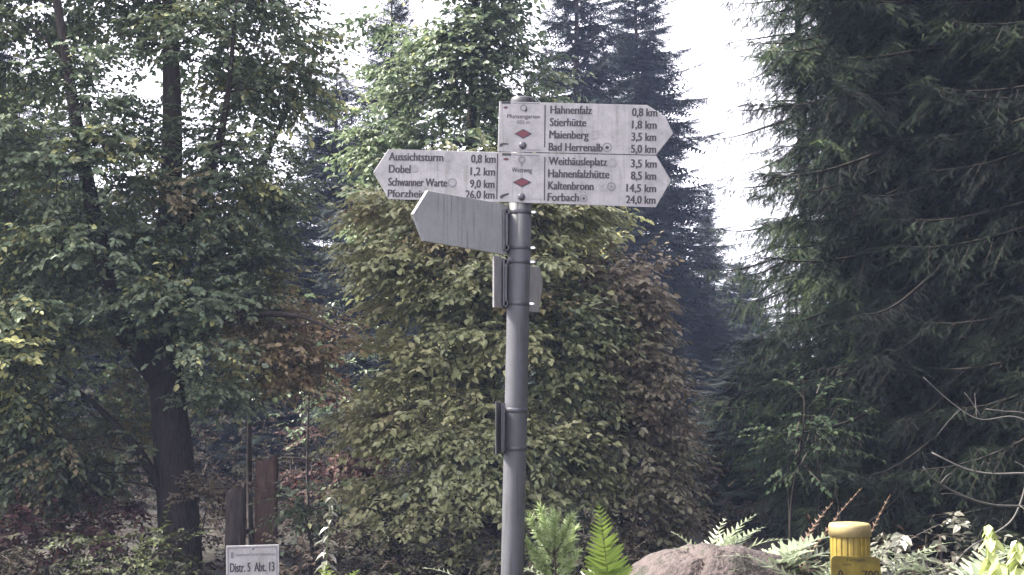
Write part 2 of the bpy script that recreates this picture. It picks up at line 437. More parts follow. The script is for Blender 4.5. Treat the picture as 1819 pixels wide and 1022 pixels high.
# ------------------------------------------------------------------ conifers
def conifer_geo(seed, H, crown0, rmax, per_m=4.0, nb=7, shape=.8, sweep=(-.25, .5), fine=None, lean=0.0, trunk_r=.12,
                twig_gap=.09, twig_len=.42, gapiness=0.0, dead_below=0, hang=.25, az_keep=None, shoot=.11, shoot_gap=.038):
    """Trunk and crown builders in local space. fine: height below which twigs carry needle shoots (None: coarse everywhere)."""
    rng = np.random.default_rng(seed)
    tm, cm = MB(), MB()
    zs = np.linspace(0, H, 18)
    tp = np.stack([lean * zs + .02 * np.sin(zs * .8), .02 * np.sin(zs * .6 + 1), zs], 1)
    tm.tube(tp, trunk_r * (1 - zs / H) ** .8 + .008, 10)
    def axis(z): return np.array([np.interp(z, zs, tp[:, 0]), np.interp(z, zs, tp[:, 1]), z])
    z = crown0
    O, D, L, U, FI, TT, TN = [], [], [], [], [], [], []
    while z < H - .05:
        u = (z - crown0) / (H - crown0)
        R = rmax * (1 - u) ** shape * (1 if u > .06 else .75)
        for k in range(nb):
            if rng.random() < gapiness: continue
            az = 2 * np.pi * (k + rng.uniform(-.4, .4)) / nb + z * 2.1
            Lb = R * rng.uniform(.65, 1.12) + .08
            if az_keep is not None: Lb *= az_keep(az, z)
            if Lb < .06: continue
            z0 = z + rng.uniform(-.5, .5) / per_m
            a0 = sweep[0] + (sweep[1] - sweep[0]) * u + rng.normal(0, .08)
            n = 10
            t = np.linspace(0, 1, n)
            ang = a0 - .35 * np.sin(t * np.pi) * (1 - u) + .45 * t ** 2 * (1 - u)     # droops, tip turns up
            st = Lb / (n - 1)
            rr = np.concatenate([[0], np.cumsum(np.cos(ang[:-1]) * st)]); hh = np.concatenate([[0], np.cumsum(np.sin(ang[:-1]) * st)])
            wob = rng.normal(0, .05)
            azs = az + wob * t * 2
            bp = np.stack([np.cos(azs) * rr, np.sin(azs) * rr, hh], 1) + axis(np.clip(z0, 0, H))
            tm.tube(bp, np.linspace(.006 + .011 * Lb, .003, n), 4, cap=False)
            tang = norm(np.gradient(bp, axis=0))
            m = max(3, int(Lb / twig_gap))
            s = np.clip(np.linspace(.1, 1, m) + rng.normal(0, .45 / m, m), .08, 1)
            idx = s * (n - 1)
            pos = np.stack([np.interp(idx, np.arange(n), bp[:, i]) for i in range(3)], 1)
            tg = np.stack([np.interp(idx, np.arange(n), tang[:, i]) for i in range(3)], 1)
            lat = norm(np.cross(tg, np.array([0, 0, 1.0])))
            ln = np.minimum(twig_len, .1 + .55 * Lb * (1 - s) + .05) * rng.uniform(.45, 1.25, m)
            ti = rng.uniform(.1, .75)
            for sg in (1, -1):
                d = norm(tg * .75 + lat * sg * .8 + np.array([0, 0, -hang]) + rng.normal(0, .2, (m, 3)))
                O.append(pos); D.append(d); L.append(ln); U.append(np.tile([0, 0, 1.0], (m, 1)))
                FI.append(np.full(m, z)); TT.append(np.clip(ti + .3 * s + rng.normal(0, .1, m) - .15, 0, 1)); TN.append(np.full(m, 0.0))
            d = norm(tg + lat * rng.choice([-1, 1], (m, 1)) * .3 + np.array([0, 0, .1]) + rng.normal(0, .15, (m, 3)))
            O.append(pos); D.append(d); L.append(np.minimum(.16, ln + .04)); U.append(np.tile([0, 0, 1.0], (m, 1))); FI.append(np.full(m, z))
            TT.append(np.clip(ti + .3 * s + rng.normal(0, .1, m) - .15, 0, 1)); TN.append(np.zeros(m))
            O.append(pos[-1:]); D.append(tg[-1:]); L.append(np.array([min(twig_len, .25)])); U.append(np.array([[0, 0, 1.0]]))
            FI.append(np.array([z])); TT.append(np.array([ti + .2])); TN.append(np.zeros(1))
        z += (1 / per_m) * rng.uniform(.7, 1.3)
    O, D, L, U, FI, TT = (np.concatenate(a) for a in (O, D, L, U, FI, TT))
    near = (FI < fine) if fine is not None else np.zeros(len(O), bool)
    c = ~near
    X, Y, Z = frames(D[c], U[c], rng, .25)
    cm.inst(SPRAY, O[c], X, Y, Z, np.stack([L[c] * 1.25, L[c], L[c]], 1), TT[c])
    if near.any():
        o, d, l, tt = O[near], D[near], L[near], TT[near]
        per = np.maximum(2, (l / shoot_gap).astype(int))
        rep = np.repeat(np.arange(len(o)), per)
        j = np.concatenate([np.arange(p) for p in per])
        f = (j + .5) / per[rep]
        sg = np.where(j % 2 == 0, 1.0, -1.0)[:, None]
        lat = norm(np.cross(d[rep], np.array([0, 0, 1.0])))
        sag = np.array([0, 0, -.25]) * (f ** 2 * l[rep])[:, None]
        pos = o[rep] + d[rep] * (f * l[rep])[:, None] + sag
        sdv = norm(d[rep] * .9 + lat * sg * .75 + np.array([0, 0, -hang * .8]) + rng.normal(0, .2, (len(rep), 3)))
        X, Y, Z = frames(sdv, np.tile([0, 0, 1.0], (len(rep), 1)), rng, .3)
        sl = shoot * rng.uniform(.7, 1.25, len(rep)) * (1.1 - .4 * f)
        cm.inst(SHOOT, pos, X, Y, Z, sl, np.clip(tt[rep] + rng.normal(0, .1, len(rep)) + .15 * f, 0, 1))
        w = lat[:0]
        side = norm(np.cross(d, np.array([0, 0, 1.0]))) * .003
        e = o + d * l[:, None] + np.array([0, 0, -.25]) * l[:, None]
        V = np.stack([o - side, o + side, e], 1).reshape(-1, 3)
        cm.add(V, [(np.arange(len(o)) * 3)[:, None] + np.array([[0, 1, 2]])], .5, 0, mat=1)
    return tm, cm

def conifer(name, label, cat, loc, seed, H, crown0, rmax, mat="spruce", bark="bark_red", group=None, rz=0.0, **kw):
    root = empty(name, loc, rz)
    tag(root, label, cat, group)
    tm, cm = conifer_geo(seed, H, crown0, rmax, **kw)
    tm.build("trunk", M[bark], root)
    cm.build("crown", [M[mat], M["twig"]], root)
    return root

# ------------------------------------------------------------------ ground
def build_ground():
    xs = np.concatenate([np.linspace(-140, -20, 25), np.linspace(-18, 18, 73), np.linspace(20, 140, 25)])
    ys = np.concatenate([np.linspace(-40, -1, 14), np.linspace(0, 30, 76), np.linspace(32, 150, 40)])
    X, Y = np.meshgrid(xs, ys, indexing='ij')
    Z = gz(X, Y)
    rng = np.random.default_rng(5)
    Z = Z + np.where((np.abs(X) < 19) & (Y < 31), rng.normal(0, .02, Z.shape), 0)
    V = np.stack([X, Y, Z], -1).reshape(-1, 3)
    n, m = len(xs), len(ys)
    i, j = np.meshgrid(np.arange(n - 1), np.arange(m - 1), indexing='ij')
    Fq = np.stack([i * m + j, (i + 1) * m + j, (i + 1) * m + j + 1, i * m + j + 1], -1).reshape(-1, 4)
    mt, nt, nd, l, b = new_mat("forest_soil")
    tc = nd.new("ShaderNodeTexCoord")
    n1 = nd.new("ShaderNodeTexNoise"); n1.inputs["Scale"].default_value = .9; n1.inputs["Detail"].default_value = 8
    n2 = nd.new("ShaderNodeTexNoise"); n2.inputs["Scale"].default_value = 22; n2.inputs["Detail"].default_value = 4
    l.new(tc.outputs["Object"], n1.inputs["Vector"]); l.new(tc.outputs["Object"], n2.inputs["Vector"])
    r1 = ramp(nd, [(.35, (.022, .014, .012)), (.55, (.02, .019, .012)), (.7, (.032, .022, .018))])
    r2 = ramp(nd, [(.3, (.5, .5, .5)), (.7, (1.3, 1.3, 1.3))])
    l.new(n1.outputs[0], r1.inputs[0]); l.new(n2.outputs[0], r2.inputs[0])
    mx = nd.new("ShaderNodeMixRGB"); mx.blend_type = 'MULTIPLY'; mx.inputs[0].default_value = 1
    l.new(r1.outputs[0], mx.inputs[1]); l.new(r2.outputs[0], mx.inputs[2]); l.new(mx.outputs[0], b.inputs["Base Color"])
    bp = nd.new("ShaderNodeBump"); bp.inputs["Distance"].default_value = .05
    l.new(n2.outputs[0], bp.inputs["Height"]); l.new(bp.outputs[0], b.inputs["Normal"])
    b.inputs["Roughness"].default_value = .95
    o = MB().add(V, Fq, smooth=True).build("forest_floor", mt, attrs=False)
    tag(o, kind="structure")

build_ground()

# ------------------------------------------------------------------ broadleaf trees
def profile_clumps(rng, depth, ys, L, R, n, zoff=.75, keep=None, rad=(.3, .5), shell=.55):
    out = []
    while len(out) < n:
        py = rng.uniform(ys[0], ys[-1])
        a, b = np.interp(py, ys, L), np.interp(py, ys, R)
        u = rng.uniform(-1, 1)
        w = (b - a) / 2
        px = (a + b) / 2 + u * w
        hw = w * depth / F_PX
        d = math.sqrt(max(0, 1 - u * u)) * min(hw, 1.9) * zoff * (rng.uniform(shell, 1) if rng.random() < .8 else rng.uniform(0, 1)) * rng.choice([-1, -1, 1])
        if keep is not None and rng.random() > keep(px, py, d): continue
        r = rng.uniform(*rad)
        p = P(px - np.sign(u) * r * F_PX / depth * abs(u) * .6, py, depth)
        # keep the cross-section round: push along the ground, height stays
        p[1] += d; out.append([p[0] * (1 + d / depth * .0), p[1], p[2], r])
    return np.array(out)

def column(px_list, depth, dz0=0.0):
    pts = [P(px, py, depth) for px, py in px_list]
    g = pts[0].copy(); g[2] = gz(g[0], g[1]) - .15
    return [g] + pts

def maple_tree():
    rng = np.random.default_rng(11)
    D = 14.0
    ys = [290, 350, 420, 500, 600, 700, 800, 900, 990]
    L = [700, 665, 645, 630, 650, 640, 645, 625, 720]
    R = [1010, 1055, 1095, 1105, 1090, 1070, 1085, 1060, 990]
    holes = [(1020, 470, 40), (1100, 470, 50), (840, 230, 60), (730, 330, 50), (760, 560, 45), (830, 900, 60)]
    def keep(px, py, d=0.0):
        k = 1.0
        for hx, hy, hr in holes:
            if (px - hx) ** 2 + (py - hy) ** 2 < hr * hr: k *= .12
        return k
    cl = profile_clumps(rng, D, ys, L, R, 165, keep=keep, rad=(.24, .48))
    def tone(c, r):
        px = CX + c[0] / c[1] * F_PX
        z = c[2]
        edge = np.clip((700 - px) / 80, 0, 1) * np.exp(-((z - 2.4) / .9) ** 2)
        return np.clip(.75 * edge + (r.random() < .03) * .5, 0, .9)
    def tint(c, r):
        px = CX + c[0] / c[1] * F_PX
        return np.clip(r.uniform(.35, .85) + .15 * np.clip((820 - px) / 150, -1, 1), 0, 1)  # sunlit left side put into the tint: clumps lighten leftwards
    trunk = column([(868, 1040), (872, 860), (868, 700), (862, 500), (860, 330)], D)
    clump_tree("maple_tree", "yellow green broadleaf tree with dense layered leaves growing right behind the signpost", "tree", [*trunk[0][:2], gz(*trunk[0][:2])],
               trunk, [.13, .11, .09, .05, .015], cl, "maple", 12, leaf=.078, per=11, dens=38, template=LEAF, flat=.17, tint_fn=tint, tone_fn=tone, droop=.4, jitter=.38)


def tall_tree():
    """The darker, taller broadleaf tree whose top shows over the sign boards."""
    rng = np.random.default_rng(15)
    D = 17.0
    ys = [-260, -120, 0, 90, 170, 260, 360, 470]
    L = [770, 705, 668, 655, 640, 632, 640, 660]
    R = [900, 940, 955, 975, 1000, 1010, 1040, 1060]
    holes = [(750, 130, 34), (840, 225, 40), (730, 215, 30), (900, 90, 30), (800, 40, 45), (940, 30, 40), (700, 60, 38), (800, 260, 30)]
    def keep(px, py, d=0.0):
        k = 1.0 if py > 60 else .8
        for hx, hy, hr in holes:
            if (px - hx) ** 2 + (py - hy) ** 2 < hr * hr: k *= .1
        return k
    cl = profile_clumps(rng, D, ys, L, R, 200, keep=keep, rad=(.2, .38))
    trunk = column([(838, 1040), (840, 700), (842, 450), (838, 250), (842, 60), (846, -120), (844, -230)], D)
    clump_tree("broadleaf_tree", "taller grey green broadleaf tree whose gappy top shows above the left sign board", "tree", [*trunk[0][:2], gz(*trunk[0][:2])],
               trunk, [.15, .13, .1, .08, .05, .03, .012], cl, "beech", 16, leaf=.085, per=10, dens=26, tint_fn=lambda c, r: r.uniform(.2, .75), droop=.4)

def copper_tree():
    rng = np.random.default_rng(21)
    D = 14.0
    ys = [470, 520, 600, 700, 800, 900, 1000]
    L = [1070, 1060, 1050, 1060, 1080, 1100, 1110]
    R = [1095, 1145, 1160, 1175, 1200, 1175, 1140]
    cl = profile_clumps(rng, D, ys, L, R, 66, rad=(.22, .38))
    trunk = column([(1110, 1030), (1112, 850), (1108, 700), (1100, 560), (1098, 500)], D)
    clump_tree("turning_tree", "small brownish tree turning colour just right of the signpost", "tree", [*trunk[0][:2], gz(*trunk[0][:2])],
               trunk, [.08, .06, .045, .02, .01], cl, "copper", 22, leaf=.075, per=11, dens=26, template=LEAF, flat=.28,
               tone_fn=lambda c, r: np.clip(r.uniform(-.1, .6) + (1.6 - c[2]) * .25, 0, .8), droop=.45)

def beech_tree():
    rng = np.random.default_rng(31)
    D = 13.0
    ys = [-420, -200, 0, 60, 130, 200, 300, 420, 520, 600, 660, 720, 800, 880]
    L = [50, -150, -330, -360, -380, -390, -400, -400, -400, -390, -360, -300, -150, 60]
    R = [420, 520, 565, 585, 615, 585, 525, 505, 530, 600, 560, 430, 260, 200]
    holes = [(150, 30, 55), (165, 130, 50), (345, 40, 48), (305, 110, 46), (352, 195, 55), (470, 35, 42), (500, 130, 38), (460, 245, 40)]
    def keep(px, py, d=0.0):
        k = 1.0
        if py < 250: k = .92
        if py > 700: k = .7
        for hx, hy, hr in holes:
            if (px - hx) ** 2 + (py - hy) ** 2 < hr * hr: k *= .04
        if d < .9 and abs(px - 310) < 115 and py > 610: k *= .03
        if d < .3 and 480 < py <= 660 and abs(px - np.interp(py, [480, 570, 660], [190, 225, 285])) < 65: k *= .15
        return k
    cl = profile_clumps(rng, D, ys, L, R, 760, keep=keep, rad=(.16, .36), zoff=.95, shell=.2)
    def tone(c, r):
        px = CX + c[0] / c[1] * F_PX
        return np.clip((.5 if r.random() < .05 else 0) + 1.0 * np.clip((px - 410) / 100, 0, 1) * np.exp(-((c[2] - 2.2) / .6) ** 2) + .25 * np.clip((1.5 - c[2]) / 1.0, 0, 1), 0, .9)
    def tint(c, r):
        return r.uniform(.3, .85) if r.random() > (.2 if 1.2 < c[2] < 3.2 else .07) else 1.0  # full-tint clumps imitate leaves with sun shining through them
    trunk = column([(322, 1040), (316, 900), (306, 780), (296, 690), (287, 570), (300, 400), (306, 220), (300, 0), (290, -260), (285, -400)], D)
    l1 = [P(296, 690, D), P(250, 630, D - .2), P(212, 570, D - .5), P(186, 470, D - .9), P(150, 300, D - 1.2), P(110, 60, D - 1.4), P(80, -150, D - 1.4)]
    l2 = [P(290, 560, D), P(345, 500, D + .2), P(410, 400, D + .5), P(480, 260, D + .8), P(540, 130, D + 1)]
    l3 = [P(304, 420, D), P(360, 340, D - .5), P(400, 200, D - .8), P(420, 0, D - 1)]
    l4 = [P(296, 640, D), P(400, 570, D - .5), P(520, 560, D - .9), P(600, 590, D - 1)]
    l5 = [P(318, 900, D), P(280, 860, D - .1), P(245, 800, D - .3), P(170, 720, D - .6), P(60, 640, D - .9)]
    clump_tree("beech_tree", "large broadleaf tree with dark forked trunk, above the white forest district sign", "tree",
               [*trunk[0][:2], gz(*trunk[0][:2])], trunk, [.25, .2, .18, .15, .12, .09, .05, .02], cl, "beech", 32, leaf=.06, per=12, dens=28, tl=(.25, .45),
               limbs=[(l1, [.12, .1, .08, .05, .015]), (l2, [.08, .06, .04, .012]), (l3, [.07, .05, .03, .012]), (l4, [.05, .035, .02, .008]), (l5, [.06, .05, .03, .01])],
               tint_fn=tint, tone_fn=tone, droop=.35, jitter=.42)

def small_shrub(name, label, px, py, depth, w_px, h_px, n, mat, seed, leaf=.05, template=LEAF, cat="shrub", group=None, dens=14, tone=None, stems=3):
    """A shrub whose leaf mass is centred on (px, py); stems run down to the ground."""
    rng = np.random.default_rng(seed)
    c = P(px, py, depth)
    s = depth / F_PX
    cl = np.concatenate([c + rng.uniform(-1, 1, (n, 3)) * [w_px * s / 2, w_px * s / 2.4, h_px * s / 2], rng.uniform(.12, .24, (n, 1))], 1)
    g = np.array([c[0], c[1], gz(c[0], c[1])])
    trunk = [g - [0, 0, .1], (g + c) / 2 + rng.normal(0, .05, 3), c, c + [0, 0, h_px * s * .4]]
    limbs = []
    for k in range(stems):
        q = cl[k % n, :3]
        limbs.append(([g - [0, 0, .05], (g * .6 + q * .4) + [rng.normal(0, .1), rng.normal(0, .1), .1], q], [.009, .007, .003]))
    clump_tree(name, label, cat, g, trunk, [.014, .011, .007, .003], cl, mat, seed + 1, leaf=leaf, per=9, dens=dens, tl=(.14, .3), template=template, limbs=limbs,
               group=group, bark="bark_dark", tone_fn=tone)

def slim_trunk(label, px, py_top, depth, r, seed, bark="bark_grey", lean=0.0):
    """Thin bare understorey tree: trunk, a few dead side branches and a light crown high up."""
    rng = np.random.default_rng(seed)
    top = P(px, py_top, depth)
    base = P(px - lean, 1040, depth); base[2] = gz(base[0], base[1])
    root = empty("young_tree", base); tag(root, label, "tree", "thin trunked young trees in the shade")
    pts = smooth_path([base - [0, 0, .1], base * .6 + top * .4 + rng.normal(0, .03, 3) * [1, 1, 0], top], 14)
    tm = MB(); tm.tube(pts - base, np.linspace(r, r * .45, 14), 9)
    for k in range(6):
        a = pts[rng.integers(5, 13)]
        az = rng.uniform(0, 6.28); Lb = rng.uniform(.2, .5)
        tm.tube(smooth_path([a - base, a - base + [math.cos(az) * Lb * .6, math.sin(az) * Lb * .6, .03], a - base + [math.cos(az) * Lb, math.sin(az) * Lb, -.08]], 5), np.linspace(.006, .002, 5), 4)
    tm.build("trunk", M[bark], root)
    cm = MB(); n = 70
    o = top + rng.normal(0, .35, (n, 3)); d = norm(rng.normal(0, 1, (n, 3)) * [1, 1, .4])
    leafy_sprays(cm, rng, o - base, d, rng.uniform(.2, .4, n), 8, .075, np.full(n, .4), np.zeros(n), LEAF)
    cm.build("crown", [M["beech"], M["twig"]], root)

def stump(label, px0, px1, py_top, depth, seed, bark):
    rng = np.random.default_rng(seed)
    c = P((px0 + px1) / 2, py_top, depth); r = (px1 - px0) / 2 * depth / F_PX
    g = gz(c[0], c[1])
    root = empty("tree_stump", (c[0], c[1], g)); tag(root, label, "stump", "old stumps under the broadleaf tree")
    H = c[2] - g
    ns, nh = 22, 12
    th = np.linspace(0, 2 * np.pi, ns, endpoint=False)
    wob = 1 + .09 * np.sin(3 * th + seed) + .05 * np.sin(7 * th)
    V = []
    for k in range(nh):
        f = k / (nh - 1)
        rr = r * wob * (1 + .35 * (1 - f) ** 4)
        z = -.1 + (H + .1) * f + (rng.normal(0, .025, ns) + .03 * np.sin(th + seed) if k == nh - 1 else 0)
        V.append(np.stack([np.cos(th) * rr, np.sin(th) * rr, np.broadcast_to(z, ns)], 1))
    V = np.concatenate(V)
    i, j = np.meshgrid(np.arange(nh - 1), np.arange(ns), indexing='ij')
    Fq = np.stack([i * ns + j, i * ns + (j + 1) % ns, (i + 1) * ns + (j + 1) % ns, (i + 1) * ns + j], -1).reshape(-1, 4)
    MB().add(V, Fq, smooth=True).build("bark", M[bark], root)
    top = V[-ns:]
    ctr = top.mean(0) - [0, 0, .02]
    Vt = np.concatenate([top * [.985, .985, 1] - [0, 0, .004], [ctr]])
    Ft = np.array([[k, (k + 1) % ns, ns] for k in range(ns)])
    MB().add(Vt, Ft).build("cut_face", plain("weathered_wood_%d" % seed, (.1, .075, .055), .9, noise=.35, scale=25), root)

maple_tree()
tall_tree()
copper_tree()
beech_tree()
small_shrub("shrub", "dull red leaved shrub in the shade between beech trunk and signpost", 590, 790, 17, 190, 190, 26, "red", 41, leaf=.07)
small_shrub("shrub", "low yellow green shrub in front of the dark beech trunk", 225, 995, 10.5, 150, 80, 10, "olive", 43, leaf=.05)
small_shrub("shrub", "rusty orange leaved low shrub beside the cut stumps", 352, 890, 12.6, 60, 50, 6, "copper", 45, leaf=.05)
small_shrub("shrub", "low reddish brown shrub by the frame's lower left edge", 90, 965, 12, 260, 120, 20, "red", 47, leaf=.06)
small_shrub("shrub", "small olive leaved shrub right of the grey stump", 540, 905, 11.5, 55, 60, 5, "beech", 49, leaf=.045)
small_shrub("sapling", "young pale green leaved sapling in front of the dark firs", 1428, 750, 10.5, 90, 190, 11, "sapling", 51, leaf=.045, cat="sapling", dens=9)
slim_trunk("grey trunk rising behind the two old stumps and the district sign", 446, 560, 15, .038, 61)
slim_trunk("very thin pale trunk right of the taller stump", 551, 640, 16, .02, 62)
slim_trunk("very thin trunk standing among the red shrub's leaves", 596, 690, 16.5, .02, 63)
stump("lower dark flat topped stump, left of the taller stump", 402, 436, 868, 12, 71, "bark")
stump("taller brown stump behind the forest district sign", 455, 494, 820, 12.4, 72, "bark_red")

# ------------------------------------------------------------------ conifers
def spruce_wood():
    G = "spruces standing behind the broadleaf trees"
    H0 = 12.0
    protos = []
    for k, kw in enumerate((dict(shape=.52, nb=8, per_m=3.6, gapiness=.06), dict(shape=.6, nb=7, per_m=3.8, gapiness=.2), dict(shape=.5, nb=9, per_m=4.2))):
        protos.append((100 + k, kw))
    rows = [  # px, top py, depth, half width m at the base, prototype, label
        (1128, -40, 33, 2.9, 0, "tall dense blue green spruce rising behind the upper sign board's arrow tip"),
        (1022, -170, 30, 2.3, 1, "thin open spruce with bare trunk showing, left of the tall dense spruce"),
        (695, -25, 25, 1.8, 1, "pointed spruce whose tip rises over the broadleaf tree left of the sign boards"),
        (600, 130, 27, 2.1, 0, "dark spruce in the gap between the big left tree and the signpost tree"),
        (485, 330, 26, 1.8, 2, "spruce hidden behind the right side of the large forked tree"),
        (350, 300, 30, 2.0, 0, "spruce deep behind the forked tree's main trunk"),
        (215, 340, 27, 2.0, 2, "spruce behind the forked tree's leaning limb"),
        (90, 200, 26, 2.0, 0, "dark spruce behind the outer leaves of the forked tree"),
        (-20, 60, 22, 2.0, 2, "tall dark spruce at the far left end of the wood"),
        (1256, 332, 42, 1.25, 1, "small lone spruce with open tip against the white sky"),
        (1316, 470, 40, 1.9, 2, "hazy spruce in the gap, beside the firs' left edge"),
        (1215, 470, 46, 2.2, 0, "hazy blue spruce under the small lone spruce"),
        (1262, 560, 31, 1.5, 2, "short pale blue spruce in the middle of the gap"),
        (780, 330, 31, 2.2, 2, "spruce behind the lower leaves of the signpost tree"),
        (925, 280, 34, 2.3, 0, "spruce directly behind the grey pole"),
        (1180, 600, 24, 1.2, 2, "dark young spruce right of the brownish tree"),
        (1352, 590, 19, 1.5, 0, "dark young spruce left of the pale green sapling"),
    ]
    made = {}
    for px, pyt, dep, hw, k, lab in rows:
        top = P(px, pyt, dep)
        x, y = top[0], top[1]
        g = float(gz(x, y)) - .05
        H = top[2] - g
        sc = (hw / 2.2, hw / 2.2, H / H0)
        if k not in made:
            seed, kw = protos[k]
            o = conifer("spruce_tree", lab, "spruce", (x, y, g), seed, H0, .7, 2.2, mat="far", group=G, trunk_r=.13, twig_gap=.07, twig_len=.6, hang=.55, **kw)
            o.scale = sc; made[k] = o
        else:
            dup(made[k], (x, y, g), rz=px * .37, sc=sc, label=lab)

spruce_wood()

def fir_group():
    G = "dark firs beside the path"
    x, y = PX(1735, 11.6), 11.6
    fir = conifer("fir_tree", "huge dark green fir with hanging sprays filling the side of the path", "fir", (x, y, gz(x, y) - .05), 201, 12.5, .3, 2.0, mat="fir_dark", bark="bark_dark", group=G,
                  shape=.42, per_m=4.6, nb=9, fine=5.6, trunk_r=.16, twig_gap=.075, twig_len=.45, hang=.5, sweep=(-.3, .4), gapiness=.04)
    def put(px, dep, sc, rz, lab):
        x, y = PX(px, dep), dep
        dup(fir, (x, y, gz(x, y) - .05), rz, sc, lab)
    x, y = PX(1545, 12.4), 12.4
    conifer("fir_tree", "lighter green fir between the thin edge larch and the huge fir", "fir", (x, y, gz(x, y) - .05), 211, 10.5, .3, 1.15, mat="fir", bark="bark_dark", group=G,
            shape=.4, per_m=4.8, nb=7, fine=5.8, trunk_r=.1, twig_gap=.075, twig_len=.4, hang=.6, sweep=(-.3, .3), gapiness=.06)
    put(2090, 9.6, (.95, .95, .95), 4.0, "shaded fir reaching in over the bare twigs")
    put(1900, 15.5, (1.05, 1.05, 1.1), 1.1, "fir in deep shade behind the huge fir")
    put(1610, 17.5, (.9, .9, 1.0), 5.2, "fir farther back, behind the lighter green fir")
    x, y = PX(1428, 15), 15
    conifer("larch_tree", "thin trunked open larch with wispy drooping branches against the white sky", "larch", (x, y, gz(x, y) - .05), 231, 9.5, .9, 1.15, mat="fir",
            bark="bark_dark", shape=.4, per_m=3.4, nb=5, fine=6.4, trunk_r=.055, twig_gap=.085, twig_len=.38, hang=1.1, sweep=(-.25, .2), gapiness=.15, shoot_gap=.05, shoot=.09)

fir_group()

def unseen_shade_firs():
    """Unseen firs added right of and behind the viewer to block sky light there."""
    rng = np.random.default_rng(78)
    mb = MB()
    for x, y, H, R in ((4.6, 5.2, 12, 1.9), (5.6, 2.4, 13, 2.2), (6.2, -3.8, 13, 2.4), (7.4, 6.5, 14, 2.4), (8.0, .5, 14, 2.5)):
        g = float(gz(x, y)) - .1
        mb.tube(np.array([[x, y, g], [x, y, g + H * .5], [x, y, g + H]]), [.17, .1, .02], 7, tint=.1, mat=1)
        n = 1500
        u = rng.uniform(.02, 1, n); az = rng.uniform(0, 6.283, n)
        Rr = R * (1 - u) ** .55 + .1
        rr = Rr * rng.uniform(.15, .75, n)
        d = np.stack([np.cos(az), np.sin(az), -.35 + .5 * u], 1)
        pos = np.stack([x + np.cos(az) * rr, y + np.sin(az) * rr, g + u * H], 1)
        X, Y, Z = frames(d, np.tile([0, 0, 1.0], (n, 1)), rng, .25)
        mb.inst(SPRAY, pos, X, Y, Z, np.stack([Rr * .8, Rr * .5, Rr * .5], 1), rng.uniform(.1, .8, n))
    o = mb.build("shade_fir_wood", [M["fir_dark"], M["bark"]])
    tag(o, "unseen dark fir wood added beside and behind the viewer to shade the right side", "forest", kind="stuff")

unseen_shade_firs()

def distant_forest():
    rng = np.random.default_rng(77)
    mb = MB()
    for k in range(210):
        y = rng.uniform(52, 95); x = rng.uniform(-.48, .48) * y
        px = CX + x / y * F_PX
        limit = 500 + 60 * rng.random() if 1150 < px < 1400 else rng.uniform(370, 470)
        top = 1.6 + (HORIZON - limit) / F_PX * y
        g = float(gz(x, y)) - .1; H = max(2.5, top - g)
        mb.tube(np.array([[x, y, g], [x, y, g + H]]), [.14, .02], 5, tint=.1, mat=1)
        n = 130
        u = rng.uniform(.03, 1, n); az = rng.uniform(0, 6.283, n)
        R = H * .19 * (1 - u) ** .8 + .15
        d = np.stack([np.cos(az), np.sin(az), -.35 + .8 * u], 1)
        pos = np.stack([x + 0 * u, y + 0 * u, g + u * H], 1)
        X, Y, Z = frames(d, np.tile([0, 0, 1.0], (n, 1)), rng, .2)
        mb.inst(SPRAY, pos, X, Y, Z, np.stack([R * 1.2, R, R], 1), rng.uniform(.1, .8, n))
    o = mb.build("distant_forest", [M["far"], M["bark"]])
    tag(o, "hazy blue mass of spruces closing the view at the back", "forest", kind="stuff")

distant_forest()

def undergrowth():
    rng = np.random.default_rng(91)
    mb = MB()
    N, N2 = 380, 330
    cy = np.concatenate([rng.uniform(6.6, 23, N), rng.uniform(17, 46, N2)]); cx = rng.uniform(-.46, .46, N + N2) * cy
    O, D, TI, TO = [], [], [], []
    for x, y in zip(cx, cy):
        n = 16 if y < 17 else 30; h = rng.uniform(.25, .75) if y < 17 else rng.uniform(.6, 2.0)
        w = .28 if y < 17 else .6
        o = np.stack([rng.normal(x, w, n), rng.normal(y, w, n), rng.uniform(.05, h, n)], 1)
        o[:, 2] += gz(o[:, 0], o[:, 1])
        O.append(o); d = norm(rng.normal(0, 1, (n, 3)) * [1, 1, .5] + [0, 0, .3]); D.append(d)
        TI.append(np.full(n, rng.uniform(.1, .9))); TO.append(np.full(n, np.clip(rng.normal(.5, .4), 0, 1)))
    O, D = np.concatenate(O), np.concatenate(D)
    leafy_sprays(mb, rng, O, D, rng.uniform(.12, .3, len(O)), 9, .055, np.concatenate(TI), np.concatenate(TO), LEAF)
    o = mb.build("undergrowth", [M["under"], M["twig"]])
    tag(o, "dim tangle of low leaves covering the forest floor", "undergrowth", kind="stuff")

undergrowth()

# ------------------------------------------------------------------ writing and marks
def text_geo(txt, bold=0.0):
    """Flat lettering of the built-in font: vertices (x, y), triangles, scaled so that capitals are 1 high."""
    cu = bpy.data.curves.new("tmp_text", 'FONT')
    cu.body = txt; cu.size = 1.0; cu.offset = bold; cu.resolution_u = 3; cu.fill_mode = 'FRONT'
    ob = bpy.data.objects.new("tmp_text", cu); COL.objects.link(ob)
    dg = bpy.context.evaluated_depsgraph_get()
    me = ob.evaluated_get(dg).to_mesh()
    me.calc_loop_triangles()
    V = np.array([v.co[:2] for v in me.vertices]).reshape(-1, 2)
    Fa = np.array([t.vertices for t in me.loop_triangles]).reshape(-1, 3)
    ob.evaluated_get(dg).to_mesh_clear()
    bpy.data.objects.remove(ob); bpy.data.curves.remove(cu)
    return V / 0.73, Fa

